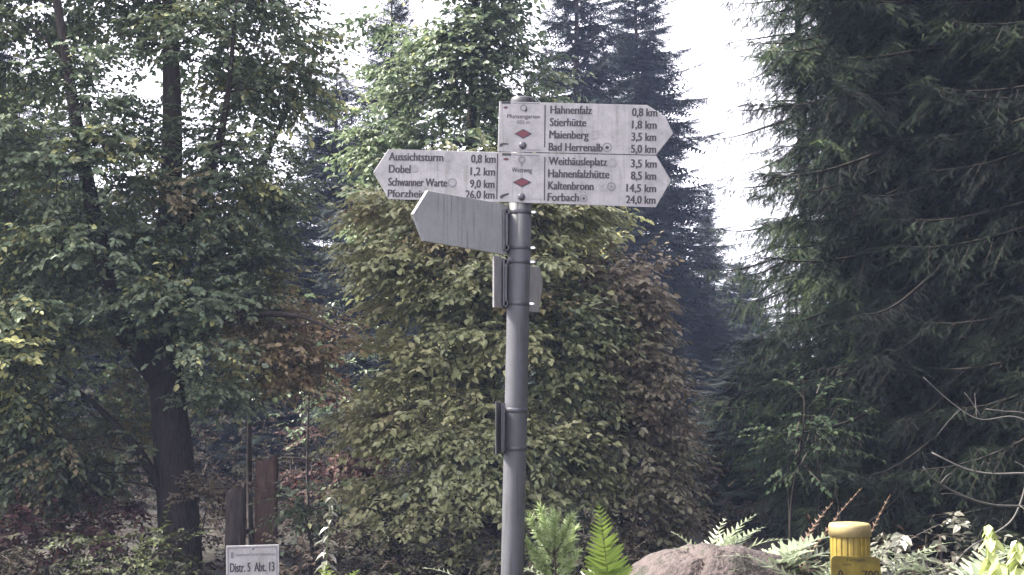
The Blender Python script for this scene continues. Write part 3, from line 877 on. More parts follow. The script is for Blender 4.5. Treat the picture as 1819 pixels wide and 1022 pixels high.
class Face:
    """A flat sign face: pixels of the photograph are carried onto its plane in metres."""
    def __init__(s, anchor, n_yaw=None, roll=0.0, u0=None):
        s.o = np.asarray(anchor, float)
        if u0 is None:
            u0 = np.array([math.cos(n_yaw), -math.sin(n_yaw), 0.0])
        u0 = u0 / np.linalg.norm(u0); z = np.array([0, 0, 1.0])
        s.u = u0 * math.cos(roll) - z * math.sin(roll)
        s.v = u0 * math.sin(roll) + z * math.cos(roll)
        s.n = np.cross(s.u, s.v)
    def uv(s, px, py):
        e = np.array([0, 0, EYE]); d = P(px, py, 1.0) - e
        t = np.dot(s.o - e, s.n) / np.dot(d, s.n)
        q = e + d * t - s.o
        return np.array([q @ s.u, q @ s.v])
    def w(s, uv, lift=0.0):
        uv = np.atleast_2d(uv)
        return s.o + uv[:, :1] * s.u + uv[:, 1:2] * s.v + s.n * lift
    def poly(s, mb, pix, lift, mat=0, tint=.5, base=0):
        V = s.w(np.array([s.uv(*p) for p in pix]), lift) - base
        mb.add(V, [np.arange(len(V))[None]], tint, mat=mat)
    def text(s, mb, txt, x0, x1, ybase, cap, lift=.0016, mat=0, bold=.045, base=0):
        V, Fa = text_geo(txt)
        a, b, c = s.uv(x0, ybase), s.uv(x1, ybase), s.uv(x0, ybase - cap)
        sx = (b[0] - a[0]) / (V[:, 0].max() - V[:, 0].min()); sy = c[1] - a[1]
        uv = np.stack([a[0] + (V[:, 0] - V[:, 0].min()) * sx, a[1] + V[:, 1] * sy], 1)
        for k, dx in enumerate((-bold, 0.0, bold)):              # heavier strokes: the same print a hair to each side
            mb.add(s.w(uv + [dx * sy, 0], lift + k * .00012) - base, Fa, mat=mat)
    def ring(s, mb, px, py, r, wid, lift=.0016, mat=0, base=0, a0=0.0, a1=2 * math.pi, n=24):
        c = s.uv(px, py); rr = np.linalg.norm(s.uv(px + r, py) - c); ri = rr * (1 - wid)
        th = np.linspace(a0, a1, n)
        uv = np.concatenate([c + rr * np.stack([np.cos(th), np.sin(th)], 1), c + ri * np.stack([np.cos(th), np.sin(th)], 1)])
        k = np.arange(n - 1)
        mb.add(s.w(uv, lift) - base, np.stack([k, k + 1, n + k + 1, n + k], 1), mat=mat)
    def disc(s, mb, px, py, rx, ry, lift=.0016, mat=0, base=0, n=16):
        th = np.linspace(0, 2 * math.pi, n, endpoint=False)
        s.poly(mb, [(px + rx * math.cos(t), py + ry * math.sin(t)) for t in th], lift, mat, base=base)
    def bar(s, mb, x0, y0, x1, y1, w, lift=.0014, mat=0, base=0):
        a, b = s.uv(x0, y0), s.uv(x1, y1); h = w * np.linalg.norm(s.uv(x0 + 1, y0) - a) / 2
        d = (b - a) / np.linalg.norm(b - a); p = np.array([-d[1], d[0]]) * h
        mb.add(s.w(np.array([a - p, b - p, b + p, a + p]), lift) - base, [np.array([[0, 1, 2, 3]])], mat=mat)
    def slab(s, uv, thick, base=0, bev=.0012):
        """Extruded board: outline (uv) at the front, a fine chamfer, thickness behind."""
        uv = np.asarray(uv, float); n = len(uv); c = uv.mean(0)
        inn = uv + (c - uv) / np.linalg.norm(c - uv, axis=1, keepdims=True) * bev
        V = np.concatenate([s.w(inn, 0), s.w(uv, -bev), s.w(uv, -thick + bev), s.w(inn, -thick)]) - base
        Fq = np.array([[r * n + k, (r + 1) * n + k, (r + 1) * n + (k + 1) % n, r * n + (k + 1) % n] for r in range(3) for k in range(n)])
        area = sum(uv[k][0] * uv[(k + 1) % n][1] - uv[(k + 1) % n][0] * uv[k][1] for k in range(n))
        front = np.arange(n); back = 3 * n + np.arange(n)[::-1]
        if area < 0: front, back, Fq = front[::-1], back[::-1], Fq[:, ::-1]
        return V, [Fq, front[None], back[None]]

def board_mat(name, col, grime, streak, vcol=(.1, .1, .085), edge=(.3, .3, .27)):
    """Weathered painted aluminium: fine speckle of algae, run-off streaks."""
    m, nt, n, l, b = new_mat(name)
    tc = n.new("ShaderNodeTexCoord")
    n1 = n.new("ShaderNodeTexNoise"); n1.inputs["Scale"].default_value = 14; n1.inputs["Detail"].default_value = 8; n1.inputs["Roughness"].default_value = .7
    mp = n.new("ShaderNodeMapping"); mp.inputs["Scale"].default_value = (60, 60, 3.0)
    n2 = n.new("ShaderNodeTexNoise"); n2.inputs["Scale"].default_value = 1.6; n2.inputs["Detail"].default_value = 4
    n3 = n.new("ShaderNodeTexNoise"); n3.inputs["Scale"].default_value = 160; n3.inputs["Detail"].default_value = 3
    l.new(tc.outputs["Object"], n1.inputs["Vector"]); l.new(tc.outputs["Object"], mp.inputs[0]); l.new(mp.outputs[0], n2.inputs["Vector"]); l.new(tc.outputs["Object"], n3.inputs["Vector"])
    r1 = ramp(n, [(.38, (0, 0, 0)), (.75, (grime,) * 3)]); r2 = ramp(n, [(.55, (0, 0, 0)), (.72, (streak,) * 3)]); r3 = ramp(n, [(.5, (0, 0, 0)), (.75, (.22,) * 3)])
    l.new(n1.outputs[0], r1.inputs[0]); l.new(n2.outputs[0], r2.inputs[0]); l.new(n3.outputs[0], r3.inputs[0])
    a1 = n.new("ShaderNodeMath"); a1.operation = 'ADD'; l.new(r1.outputs[0], a1.inputs[0]); l.new(r2.outputs[0], a1.inputs[1])
    a2 = n.new("ShaderNodeMath"); a2.operation = 'ADD'; a2.use_clamp = True; l.new(a1.outputs[0], a2.inputs[0]); l.new(r3.outputs[0], a2.inputs[1])
    mx = n.new("ShaderNodeMixRGB"); mx.inputs[1].default_value = (*col, 1); mx.inputs[2].default_value = (*vcol, 1)
    l.new(a2.outputs[0], mx.inputs[0]); l.new(mx.outputs[0], b.inputs["Base Color"])
    b.inputs["Roughness"].default_value = .55
    return m

M["board"] = board_mat("weathered_white_board", (.295, .287, .3), .62, .35)
M["board_back"] = board_mat("weathered_board_back", (.3, .31, .325), .3, .55)
M["black"] = plain("black_lettering", (.025, .022, .03), .6)
M["faded"] = plain("faded_print", (.13, .125, .14), .7)
M["faint"] = plain("faint_print", (.225, .22, .235), .7)
M["red_mark"] = plain("red_trail_mark", (.1, .016, .03), .6, noise=.2, scale=90)
M["pole"] = board_mat("galvanised_steel", (.066, .068, .08), .45, .6, vcol=(.026, .027, .025))
M["strap"] = plain("steel_strap", (.06, .06, .072), .4, .3, noise=.2, scale=40)
M["bolt"] = plain("bright_steel", (.75, .75, .78), .3, .6)
M["cap"] = plain("dark_plastic", (.035, .035, .042), .45)

def signpost():
    D = 4.7
    a, b = P(910, 1022, D), P(924, 380, D)
    d = (b - a) / np.linalg.norm(b - a)
    base = a + d * ((gz(a[0], a[1]) - a[2]) / d[2]); base[2] = float(gz(base[0], base[1]))
    root = empty("signpost", base)
    tag(root, "grey steel hiking signpost with white arrow boards pointing both ways, standing before the broadleaf trees", "signpost")
    at = lambda py: a + d * ((P(917, py, D)[2] - a[2]) / d[2]) - base
    top = at(182)
    hs = np.linspace(-.3, 0, 2).tolist()
    pm = MB(); pm.tube(np.array([-.3 * d, top * .33, top * .66, top]), .0378, 40); pm.build("pole", M["pole"], root)
    cm = MB(); cm.tube(np.array([top - d * .016, top - d * .014, top + d * .008, top + d * .014, top + d * .016]), [.0384, .0405, .0405, .037, .02], 36); cm.build("pole_cap", M["cap"], root)
    R = .0378
    # --- two front boards
    anchor = P(926, 313, D - R - .006)
    fc = Face(anchor, math.radians(4), math.radians(1.75))
    def board(outline, thick, mat, face, label=None, lift=0):
        mb = MB(); V, Fs = face.slab([face.uv(*p) for p in outline], thick, base)
        mb.add(V, Fs); o = mb.build("arrow_board", M[mat], root)
        if label: o["label"] = label
        return o
    up = board([(887, 180), (1150, 187), (1182, 207), (1196, 237), (1166, 275.4), (884, 269.3)], .005, "board", fc, "upper white board, arrow tip to the right")
    lo = board([(690, 265), (884, 270.5), (1166, 276.8), (1192, 321), (1165, 368.5), (885, 359), (690, 354), (663, 306)], .005, "board", fc, "lower white board with an arrow tip at each end")
    t = MB()
    for txt, x0, x1, y in (("Hahnenfalz", 978, 1051, 202), ("Stierhütte", 977, 1041, 224), ("Maienberg", 976, 1045, 246), ("Bad Herrenalb", 975, 1070, 268),
                           ("0,8 km", 1123, 1167, 206.5), ("1,8 km", 1123, 1166, 228.5), ("3,5 km", 1122, 1165, 250), ("5,0 km", 1121, 1165, 271.5)):
        fc.text(t, txt, x0, x1, y, 15, base=base)
    fc.bar(t, 968.5, 187, 967.5, 262, 2.0, base=base)
    fc.text(t, "Pfunzengarten", 901, 959, 210, 7.5, bold=.012, base=base)
    fc.bar(t, 891, 182.5, 907, 183, 4, base=base)
    fc.poly(t, [(887, 260), (888, 256), (894, 254), (903, 255), (903, 257.5), (894, 257.5), (891, 261)], .0016, base=base)
    t.build("lettering", M["black"], up)
    t = MB()
    for txt, x0, x1, y in (("Weithäusleplatz", 975, 1078, 293), ("Hahnenfalzhütte", 974, 1082, 315), ("Kaltenbronn", 974, 1054, 336.5), ("Forbach", 973, 1028, 357),
                           ("3,5 km", 1121, 1166, 297.5), ("8,5 km", 1121, 1165, 319), ("14,5 km", 1113, 1165, 341), ("24,0 km", 1112, 1164, 361.5),
                           ("Aussichtsturm", 691, 787, 285), ("Dobel", 691, 729, 307), ("Schwanner Warte", 690, 794, 330), ("Pforzheim", 689, 760, 350),
                           ("0,8 km", 837, 880, 289), ("1,2 km", 836, 879, 311.5), ("9,0 km", 835, 878, 333.5), ("26,0 km", 827, 878, 352.5)):
        fc.text(t, txt, x0, x1, y, 15 if txt != "Pforzheim" else 14, base=base)
    fc.bar(t, 968, 279, 967, 356, 2.0, base=base); fc.bar(t, 884, 273, 882.5, 354, 2.0, base=base)
    fc.text(t, "Westweg", 909, 945, 306, 9, bold=.015, base=base)
    fc.bar(t, 892, 274.5, 908, 275, 4, base=base)
    fc.poly(t, [(888, 352), (889, 348), (895, 345), (904, 343), (904, 346), (896, 349), (892, 353)], .0016, base=base)
    t.build("lettering", M["black"], lo)
    for o, marks in ((up, ((929.5, 238, 16, 8.6), (898.5, 191.3, 5, 2.4))), (lo, ((927.5, 324.3, 17, 8.6), (899, 283, 6, 2.6)))):
        e = MB()
        for x, y, rx, ry in marks:
            fc.poly(e, [(x - rx, y), (x, y + ry), (x + rx, y), (x, y - ry)], .0013, 0, base=base)
            fc.poly(e, [(x - rx * .8, y), (x, y + ry * .78), (x + rx * .8, y), (x, y - ry * .78)], .0018, 1, base=base)
        e.build("trail_mark", [M["black"], M["red_mark"]], o)
    e = MB()
    fc.ring(e, 1056, 240, 8, .22, mat=1, base=base); fc.ring(e, 1078.5, 262, 8.4, .2, mat=0, base=base); fc.disc(e, 1078.5, 262.5, 3.4, 3, mat=2, base=base)
    fc.ring(e, 930, 192, 6, .35, base=base); fc.poly(e, [(932, 197), (936, 190), (937, 197), (933, 200)], .0019, 2, base=base)
    fc.text(e, "683 m", 918, 941, 220, 7, bold=.015, base=base)
    fc.bar(e, 938, 267, 962, 266, 1.2, mat=1, base=base); fc.bar(e, 912, 265.5, 960, 267, 1.0, mat=1, base=base); fc.bar(e, 911, 183.5, 958, 184.5, 1.2, mat=0, base=base)
    e.build("emblem", [M["faded"], M["faint"], M["black"]], up)
    e = MB()
    for x, y, r, mt in ((797, 279, 8, 1), (737, 300, 7, 1), (803.5, 325, 8, 0), (1088, 289, 8, 1), (1086, 331.5, 7.5, 0), (1037, 352.5, 6.5, 0)):
        fc.ring(e, x, y, r, .2, mat=mt, base=base)
        fc.disc(e, x, y + .5, r * .72, r * .66, .0015, 1, base=base)
    fc.disc(e, 1037, 353, 2.6, 2.2, .0022, mat=2, base=base); fc.disc(e, 1086, 332, 2.6, 2.2, .0022, 0, base=base)
    fc.text(e, "Y", 1062, 1073, 339, 13, mat=1, base=base)
    fc.ring(e, 927, 284, 6.4, .4, base=base); fc.poly(e, [(924, 289), (930, 289), (928, 296), (926, 296)], .0019, 0, base=base)
    fc.bar(e, 937, 354, 963, 353, 1.0, mat=1, base=base); fc.bar(e, 911, 275.5, 958, 276.8, 1.2, mat=0, base=base)
    e.build("emblem", [M["faded"], M["faint"], M["black"]], lo)
    for o, pts in ((up, ((928.5, 258.5),)), (lo, ((926.3, 350),))):
        for x, y in pts:
            c = fc.w(fc.uv(x, y))[0] - base; k = MB()
            k.tube(np.array([c, c + fc.n * .004, c + fc.n * .007, c + fc.n * .008]), [.012, .0125, .010, .004], 14); k.build("bolt", M["strap"], o)
    # --- board seen from behind, swung towards the viewer
    A, B = P(759, 338, 4.37), P(888, 360, 4.665)
    u0 = (B - A) * [1, 1, 0]
    fb = Face(B, u0=u0)
    ob = board([(760, 339), (889, 361.5), (905, 365), (905, 453), (889, 451), (775, 432), (753, 428), (734.5, 380)], .011, "board_back", fb, "blank grey rear side of a board, tip to the left")
    ob.name = "arrow_board"
    # --- board seen nearly edge-on, running away behind the pole
    A, B = P(878, 499, 4.62), P(964, 507, 5.05)
    fe = Face(A, u0=(B - A) * [1, 1, 0])
    board([(878, 454), (946, 473), (959, 474), (964.5, 505), (957, 555), (943, 554), (878, 546)], .006, "board", fe, "board seen nearly edge on behind the pole")
    # --- small plate low on the pole, edge-on
    A, B = P(882, 760, 4.60), P(890.5, 760, 4.74)
    fp = Face(A, u0=(B - A) * [1, 1, 0])
    mb = MB(); V, Fs = fp.slab([fp.uv(*p) for p in [(882, 713), (890.5, 715), (890.5, 806), (882, 808)]], .004, base); mb.add(V, Fs); mb.build("small_plate", M["pole"], root)
    # --- brackets, straps and their bolts
    for y0, y1, x0, x1, dep in ((372, 446, 893, 907, 4.69), (462, 546, 893, 904, 4.69), (716, 804, 889.5, 901, 4.70)):
        q0, q1 = P(x0, y0, dep) - base, P(x1, y1, dep) - base
        c = (q0 + q1) / 2; h = np.abs(q1 - q0) / 2; h[1] = .012
        k = MB(); k.box(c, [.0035, .012, h[2]]); k.box(c - [h[0] - .0035, 0, 0], [.0025, .02, h[2] * .96]); k.box(c + [0, .004, h[2] * .8], [h[0], .006, .006]); k.box(c + [0, .004, -h[2] * .8], [h[0], .006, .006])
        k.build("bracket", M["strap"], root)
    for py in (378, 441, 466, 540, 729, 797):
        c = at(py); k = MB()
        k.tube(np.array([c - d * .0075, c - d * .0065, c + d * .0065, c + d * .0075]), [.0386, .0394, .0394, .0386], 40)
        k.box(c + [-.041, -.012, 0], [.006, .010, .0065])
        st = k.build("strap", M["strap"], root)
        if py < 700:
            k = MB(); q = c + [.0445, -.006, 0]
            k.box(q, [.0065, .008, .0035]); k.tube(np.array([q - [.012, 0, 0], q + [.011, 0, 0]]), .0026, 8)
            k.build("bolt", M["bolt"], st)

signpost()

def district_sign():
    D = 5.2
    c = P(449, 1030, D)
    g = float(gz(c[0], c[1] + .02))
    root = empty("forest_district_sign", (c[0], c[1], g)); base = np.array([c[0], c[1], g])
    tag(root, "small white forest district sign with black writing, in front of the old stumps", "sign")
    f = Face(P(449, 995, D), math.radians(-2), math.radians(-1.4))
    mb = MB(); V, Fs = f.slab([f.uv(*p) for p in [(401.5, 970), (495.5, 967.5), (496.5, 1098), (402.5, 1099)]], .003, base); mb.add(V, Fs)
    pan = mb.build("sign_panel", M["board"], root)
    t = MB()
    f.text(t, "Distr. 5  Abt. 13", 409, 487.5, 1016.5, 17, bold=.03, base=base)
    f.text(t, "Staatswald Forst Neuenbürg", 418.5, 488.5, 988, 5, bold=.012, base=base, mat=1)
    f.poly(t, [(410, 981), (415, 981), (415, 990), (412.5, 993), (410, 990)], .0016, 1, base=base)
    for x0, y0, x1, y1 in ((405, 973.8, 492, 971.5), (405.3, 973.8, 406.2, 1095), (491.8, 971.5, 492.7, 1094)):
        f.bar(t, x0, y0, x1, y1, 1.3, mat=1, base=base)
    t.build("lettering", [M["black"], M["faded"]], pan)
    q = f.w(f.uv(449.5, 974.5))[0] - base
    k = MB(); k.tube(np.array([q, q + f.n * .002, q + f.n * .0032]), [.004, .004, .0015], 12); k.build("nail", M["cap"], pan)
    st = MB(); top = P(449, 978, D)[2] - g
    yb = .026
    st.box([0, yb, (top - .3) / 2], [.022, .018, (top + .3) / 2]); st.build("stake", M["bark_grey"], root)

district_sign()

def marker_post():
    D = 4.17
    c = P(1509.5, 940, D)
    g = float(gz(c[0], c[1])); base = np.array([c[0], c[1], g])
    root = empty("marker_post", base)
    tag(root, "round yellow marker post with pale cap and number plate, right of the boulder", "marker post")
    s = D / F_PX; R = 34.5 * s
    ytop, ycap = P(1509, 929, D)[2] - g, P(1509, 952, D)[2] - g
    m_y = plain("yellow_plastic", (.16, .115, .016), .5, noise=.4, scale=22); m_c = plain("faded_cap_plastic", (.24, .19, .085), .55, noise=.35, scale=24)
    m_p = plain("amber_plate", (.13, .1, .016), .4, noise=.5, scale=22)
    n = 144; th = np.linspace(0, 2 * np.pi, n, endpoint=False)
    rib = 1 - .045 * (np.cos(th * 20) > .55)
    V = np.concatenate([np.stack([np.cos(th) * R * rib, np.sin(th) * R * rib, np.full(n, z)], 1) for z in (-.2, (ytop) * .5, ycap + .006)])
    i, j = np.meshgrid(np.arange(2), np.arange(n), indexing='ij')
    Fq = np.stack([i * n + j, i * n + (j + 1) % n, (i + 1) * n + (j + 1) % n, (i + 1) * n + j], -1).reshape(-1, 4)
    MB().add(V, Fq).build("post", m_y, root)
    Rc = 37 * s; H = ytop - ycap
    cm = MB(); prof = [(-.0005, Rc * .93), (0, Rc), (H * .7, Rc * .99), (H * .88, Rc * .965), (H * .97, Rc * .9), (H, Rc * .8), (H * 1.06, Rc * .4), (H * 1.07, .001)]
    cm.tube(np.array([[0, 0, ycap + h] for h, r in prof]), [r for h, r in prof], 48); cm.build("cap", m_c, root)
    f = Face(P(1513, 1010, D - R - .006), math.radians(-9), math.radians(.5))
    out = [(1476, 1070), (1476, 994), (1478, 989.5), (1482, 987.5), (1540, 989), (1556, 990), (1563, 993), (1570, 1070)]
    mb = MB(); V, Fs = f.slab([f.uv(*p) for p in out], .004, base); mb.add(V, Fs); pl = mb.build("number_plate", m_p, root)
    t = MB(); f.text(t, "0", 1489, 1497, 1029, 17, bold=.03, base=base); f.text(t, "700", 1532, 1561, 1029, 16, bold=.03, base=base)
    f.text(t, "Ferngas", 1504, 1536, 997, 5, bold=.0, base=base); f.text(t, "Nord", 1497, 1511, 1005, 4.5, bold=.0, base=base)
    t.build("lettering", plain("brown_lettering", (.012, .009, .005), .6), pl)

marker_post()

def boulder():
    from mathutils import noise
    D = 5.0
    top = P(1255, 964, D)
    R = np.array([.46, .42, .46])
    c = np.array([PX(1258, D), D, top[2] - R[2] + .0])
    g = float(gz(c[0], c[1]))
    import bmesh
    bm = bmesh.new(); bmesh.ops.create_icosphere(bm, subdivisions=6, radius=1.0)
    nrm = norm(np.array([.62, -.35, -.62]))
    for v in bm.verts:
        p = v.co
        q = np.array(p); q = np.sign(q) * np.abs(q) ** .9
        n1 = noise.fractal(Vector(q) * 1.3 + Vector((3, 1, 7)), 1.0, 2.0, 3)
        n2 = noise.fractal(Vector(q) * 9, 1.0, 2.0, 5)
        n3 = noise.turbulence(Vector(q) * 4, 4, True)
        w = q * R * (1 + .08 * n1 + .022 * n2 - .05 * n3)
        dist = float(np.dot(w - np.array([-.155, -.2, .30]), np.array([.78, .12, -.62]))) + .012 * n2
        w = w * (1 - .1 * math.exp(-(dist / .010) ** 2))
        if dist < 0: w = w * .965
        v.co = w + c - np.array([c[0], c[1], g])
    me = bpy.data.meshes.new("boulder"); bm.to_mesh(me); bm.free()
    for p in me.polygons: p.use_smooth = True
    m, nt, nd, l, b = new_mat("pink_grey_rock")
    tc = nd.new("ShaderNodeTexCoord")
    na = nd.new("ShaderNodeTexNoise"); na.inputs["Scale"].default_value = 5; na.inputs["Detail"].default_value = 10; na.inputs["Roughness"].default_value = .65
    nb = nd.new("ShaderNodeTexNoise"); nb.inputs["Scale"].default_value = 55; nb.inputs["Detail"].default_value = 5
    l.new(tc.outputs["Object"], na.inputs["Vector"]); l.new(tc.outputs["Object"], nb.inputs["Vector"])
    r = ramp(nd, [(.3, (.015, .0105, .0105)), (.44, (.044, .032, .031)), (.56, (.074, .056, .054)), (.66, (.022, .023, .015))]); l.new(na.outputs[0], r.inputs[0])
    r2 = ramp(nd, [(.3, (.65, .65, .65)), (.7, (1.2, 1.2, 1.2))]); l.new(nb.outputs[0], r2.inputs[0])
    mx = nd.new("ShaderNodeMixRGB"); mx.blend_type = 'MULTIPLY'; mx.inputs[0].default_value = 1
    l.new(r.outputs[0], mx.inputs[1]); l.new(r2.outputs[0], mx.inputs[2]); l.new(mx.outputs[0], b.inputs["Base Color"])
    bp = nd.new("ShaderNodeBump"); bp.inputs["Distance"].default_value = .025; bp.inputs["Strength"].default_value = 1.0
    l.new(nb.outputs[0], bp.inputs["Height"]); l.new(bp.outputs[0], b.inputs["Normal"]); b.inputs["Roughness"].default_value = .85
    me.materials.append(m)
    o = bpy.data.objects.new("boulder", me); COL.objects.link(o); o.location = (c[0], c[1], g)
    tag(o, "rounded pinkish grey boulder with a slanting crack, between bright fern and yellow marker post", "boulder")

boulder()

# ------------------------------------------------------------------ ferns and small plants
def pinna_template(n=9, wid=.17):
    V, Ft = [], []
    for i in range(n + 1):
        y = i / n
        V.append([0, y, -.06 * y * y])
    for i in range(n):
        y = (i + .5) / n; w = wid * (1 - .82 * y) * (1 if i else .8)
        for sx in (1, -1):
            q = len(V); V.append([sx * w, y + .09, .01 - .06 * y * y])
            Ft.append([i, q, i + 1] if sx > 0 else [i, i + 1, q])
            q = len(V); V.append([sx * w * .95, y - .02, .01 - .06 * y * y])
            Ft.append([i, q, q - 1] if sx > 0 else [i, q - 1, q])
    return np.array(V, float), [np.array(Ft)]
PINNA = pinna_template()

def frond_mb(L, w, a0, a1, seed, n=24, t0=.22, power=1.6, fwd=.35, curl=0.0):
    """One fern frond rising from the origin and arching towards +X, pinnae to both sides."""
    rng = np.random.default_rng(seed)
    mb = MB(); m = 28
    t = np.linspace(0, 1, m); ang = a0 + (a1 - a0) * t ** power
    st = L / (m - 1)
    x = np.concatenate([[0], np.cumsum(np.sin(ang[:-1]) * st)]); z = np.concatenate([[0], np.cumsum(np.cos(ang[:-1]) * st)])
    y = curl * t ** 2 * L
    pts = np.stack([x, y, z], 1)
    mb.tube(pts, np.linspace(.0035, .0008, m), 5, tint=.5, tone=.3)
    tg = norm(np.gradient(pts, axis=0))
    f = np.linspace(t0, .985, n); idx = f * (m - 1)
    pos = np.stack([np.interp(idx, np.arange(m), pts[:, i]) for i in range(3)], 1)
    tt = norm(np.stack([np.interp(idx, np.arange(m), tg[:, i]) for i in range(3)], 1))
    u = (f - t0) / (1 - t0)
    prof = np.where(u < .28, .62 + .38 * u / .28, ((1 - u) / .72) ** .85) * w * L + .008
    side = np.array([0, 1.0, 0])
    for sg in (1, -1):
        nr = norm(np.cross(tt, side * 1.0)) * -1
        d = norm(side * sg + tt * (fwd + .35 * u[:, None]) + nr * rng.normal(-.05, .1, (n, 1)) + rng.normal(0, .06, (n, 3)))
        X, Y, Z = frames(d, nr, rng, .12)
        mb.inst(PINNA, pos, X, Y, Z, prof * rng.uniform(.9, 1.08, n), np.clip(rng.normal(.5, .18, n), 0, 1), 0.0)
    return mb

def fern(name, label, px, depth, top_py, n, mat, seed, L=None, arch=(.15, 1.75), w=.2, group=None, spread=6.283, az0=0.0, cat="fern"):
    rng = np.random.default_rng(seed)
    x, y = PX(px, depth), depth
    g = float(gz(x, y)) - .02
    h = P(px, top_py, depth)[2] - g
    root = empty(name, (x, y, g)); tag(root, label, cat, group)
    L = L or h * 1.3
    shapes = [frond_mb(L * rng.uniform(.85, 1.1), w, arch[0] * rng.uniform(.5, 1.6), arch[1] * rng.uniform(.8, 1.15), seed * 7 + k, n=26).build("frond", M[mat], root) for k in range(min(3, n))]
    for k in range(n):
        o = shapes[k] if k < len(shapes) else shapes[k % 3].copy()
        if k >= len(shapes): COL.objects.link(o); o.parent = root
        o.rotation_euler = (rng.normal(0, .08), rng.normal(0, .08), az0 + spread * (k + rng.uniform(-.25, .25)) / n)
        s = rng.uniform(.78, 1.05); o.scale = (s, s, s)
    return root

def verge_fern(name, label, px, depth, mat, seed, group, fronds):
    """A fern whose fronds end where listed: (tip px, tip py, azimuth in degrees, bend, width)."""
    x = PX(px, depth); g = float(gz(x, depth)) - .02
    root = empty(name, (x, depth, g)); tag(root, label, "fern", group)
    for k, (tx, ty, az, bend, w) in enumerate(fronds):
        a = math.radians(az); tip = P(tx, ty, depth)
        dx, dz = tip[0] - x, tip[2] - g
        def end(a0):
            ang = a0 + bend * np.linspace(0, 1, 28)[:-1] ** 1.6
            return np.sin(ang).sum() / 27, np.cos(ang).sum() / 27
        best = min(np.linspace(-.35, .9, 60), key=lambda q: abs(end(q)[0] / max(end(q)[1], .05) * math.cos(a) - dx / dz)) if abs(math.cos(a)) > .3 else .08
        L = dz / max(end(best)[1], .2)
        o = frond_mb(min(L, 1.9), w * .9, best, best + bend, seed * 11 + k, n=34, fwd=.3).build("frond", M[mat], root)
        o.rotation_euler = (0, 0, a)

def ferns():
    G = "ferns along the verge"
    # the bright frond beside the boulder, turned flat to the viewer
    D = 4.6
    x = PX(1128, D); g = float(gz(x, D)) - .02
    root = empty("fern", (x, D, g)); tag(root, "bright yellow green fern with a tall upright frond left of the boulder", "fern", G)
    h = P(1045, 903, D)[2] - g
    f0 = frond_mb(h * 1.06, .135, .03, .42, 301, n=46, t0=.3, fwd=.4).build("frond", M["fern_hero"], root)
    f0.rotation_euler = (Matrix.Rotation(-.14, 3, 'Y') @ Matrix.Rotation(-math.pi / 2, 3, 'Z')).to_euler()
    for k, (rz, ry, sc) in enumerate(((2.6, .1, .7), (.6, .2, .72), (-.6, .25, .68))):
        o = f0.copy(); COL.objects.link(o); o.parent = root; o.rotation_euler = (0, ry, rz); o.scale = (sc,) * 3
    n = "fern"
    verge_fern(n, "pale fern with fronds arching over the back of the boulder", 1262, 5.45, "fern", 311, G, [(1262, 922, 40, 1.2, .16), (1348, 914, 12, 1.5, .19), (1340, 940, 25, 1.8, .19), (1228, 948, 150, 1.6, .15), (1306, 938, -50, 1.5, .18), (1375, 955, -15, 2.0, .18)])
    verge_fern(n, "pale fern drooping over the boulder's right shoulder", 1348, 5.0, "fern", 312, G, [(1412, 960, 15, 2.2, .2), (1392, 976, 45, 2.2, .19), (1430, 990, 10, 2.3, .19), (1322, 985, 160, 2.3, .17), (1362, 960, -50, 1.9, .18), (1350, 1000, -120, 2.2, .17), (1400, 1004, -30, 2.3, .18)])
    verge_fern(n, "low pale fern between boulder and yellow marker post", 1440, 4.7, "fern", 313, G, [(1466, 985, 20, 2.0, .13), (1412, 996, 160, 2.2, .13), (1450, 975, -70, 1.5, .12), (1425, 1006, -120, 2.0, .12), (1462, 1004, -20, 2.2, .12)])
    verge_fern(n, "pale fern touching the yellow marker post's right side", 1548, 4.75, "fern", 314, G, [(1580, 950, 20, .9, .06), (1612, 966, 10, 2.0, .08), (1640, 990, 30, 2.2, .12), (1600, 1000, -40, 2.1, .12)])
    verge_fern(n, "whitish fern beside the bramble with pale leaves", 1690, 4.6, "fern", 315, G, [(1664, 984, 150, 2.1, .12), (1714, 976, 20, 2.1, .13), (1738, 990, 40, 2.3, .13), (1640, 1002, 170, 2.3, .13), (1690, 990, -80, 1.6, .12)])
    verge_fern(n, "green fern under the tall nettle", 590, 4.85, "fern_hero", 316, G, [(598, 984, -85, .9, .15), (582, 1004, -100, 1.3, .13), (618, 1006, -40, 1.6, .14)])
    verge_fern(n, "small green fern tip midway between nettle and pole", 714, 5.0, "fern_hero", 317, G, [(712, 1002, -88, .9, .14), (734, 1014, -40, 1.8, .13), (697, 1014, -135, 1.8, .13)])
    verge_fern(n, "whitish low fern at the left foot of the pole", 864, 5.1, "fern", 318, G, [(840, 1012, 168, 2.0, .13), (888, 1008, 12, 1.9, .13), (866, 1006, -80, 1.4, .12)])
    verge_fern(n, "whitish low fern under the pine sapling", 1015, 5.0, "fern", 319, G, [(985, 1008, 168, 2.0, .13), (1056, 1002, 12, 1.7, .13), (1030, 1010, 50, 2.0, .13), (1015, 1012, -80, 1.6, .12)])
    verge_fern(n, "greyish fern below the lime green leafy stems", 1765, 4.55, "fern", 320, G, [(1735, 996, 165, 2.1, .13), (1792, 992, 15, 2.0, .13), (1765, 998, -80, 1.5, .13), (1815, 1006, 20, 2.2, .13), (1750, 1010, -120, 2.0, .13)])
    verge_fern(n, "withered brown fern leaning towards the yellow marker post's cap", 1290, 5.2, "fern_dry", 321, G, [(1536, 868, 8, .5, .05), (1505, 898, 25, .6, .075), (1462, 925, -30, .8, .07)])
    verge_fern(n, "straw coloured fern frond rising behind the marker post's cap", 1430, 4.95, "fern_dry", 322, G, [(1584, 880, 10, .4, .045)])

ferns()

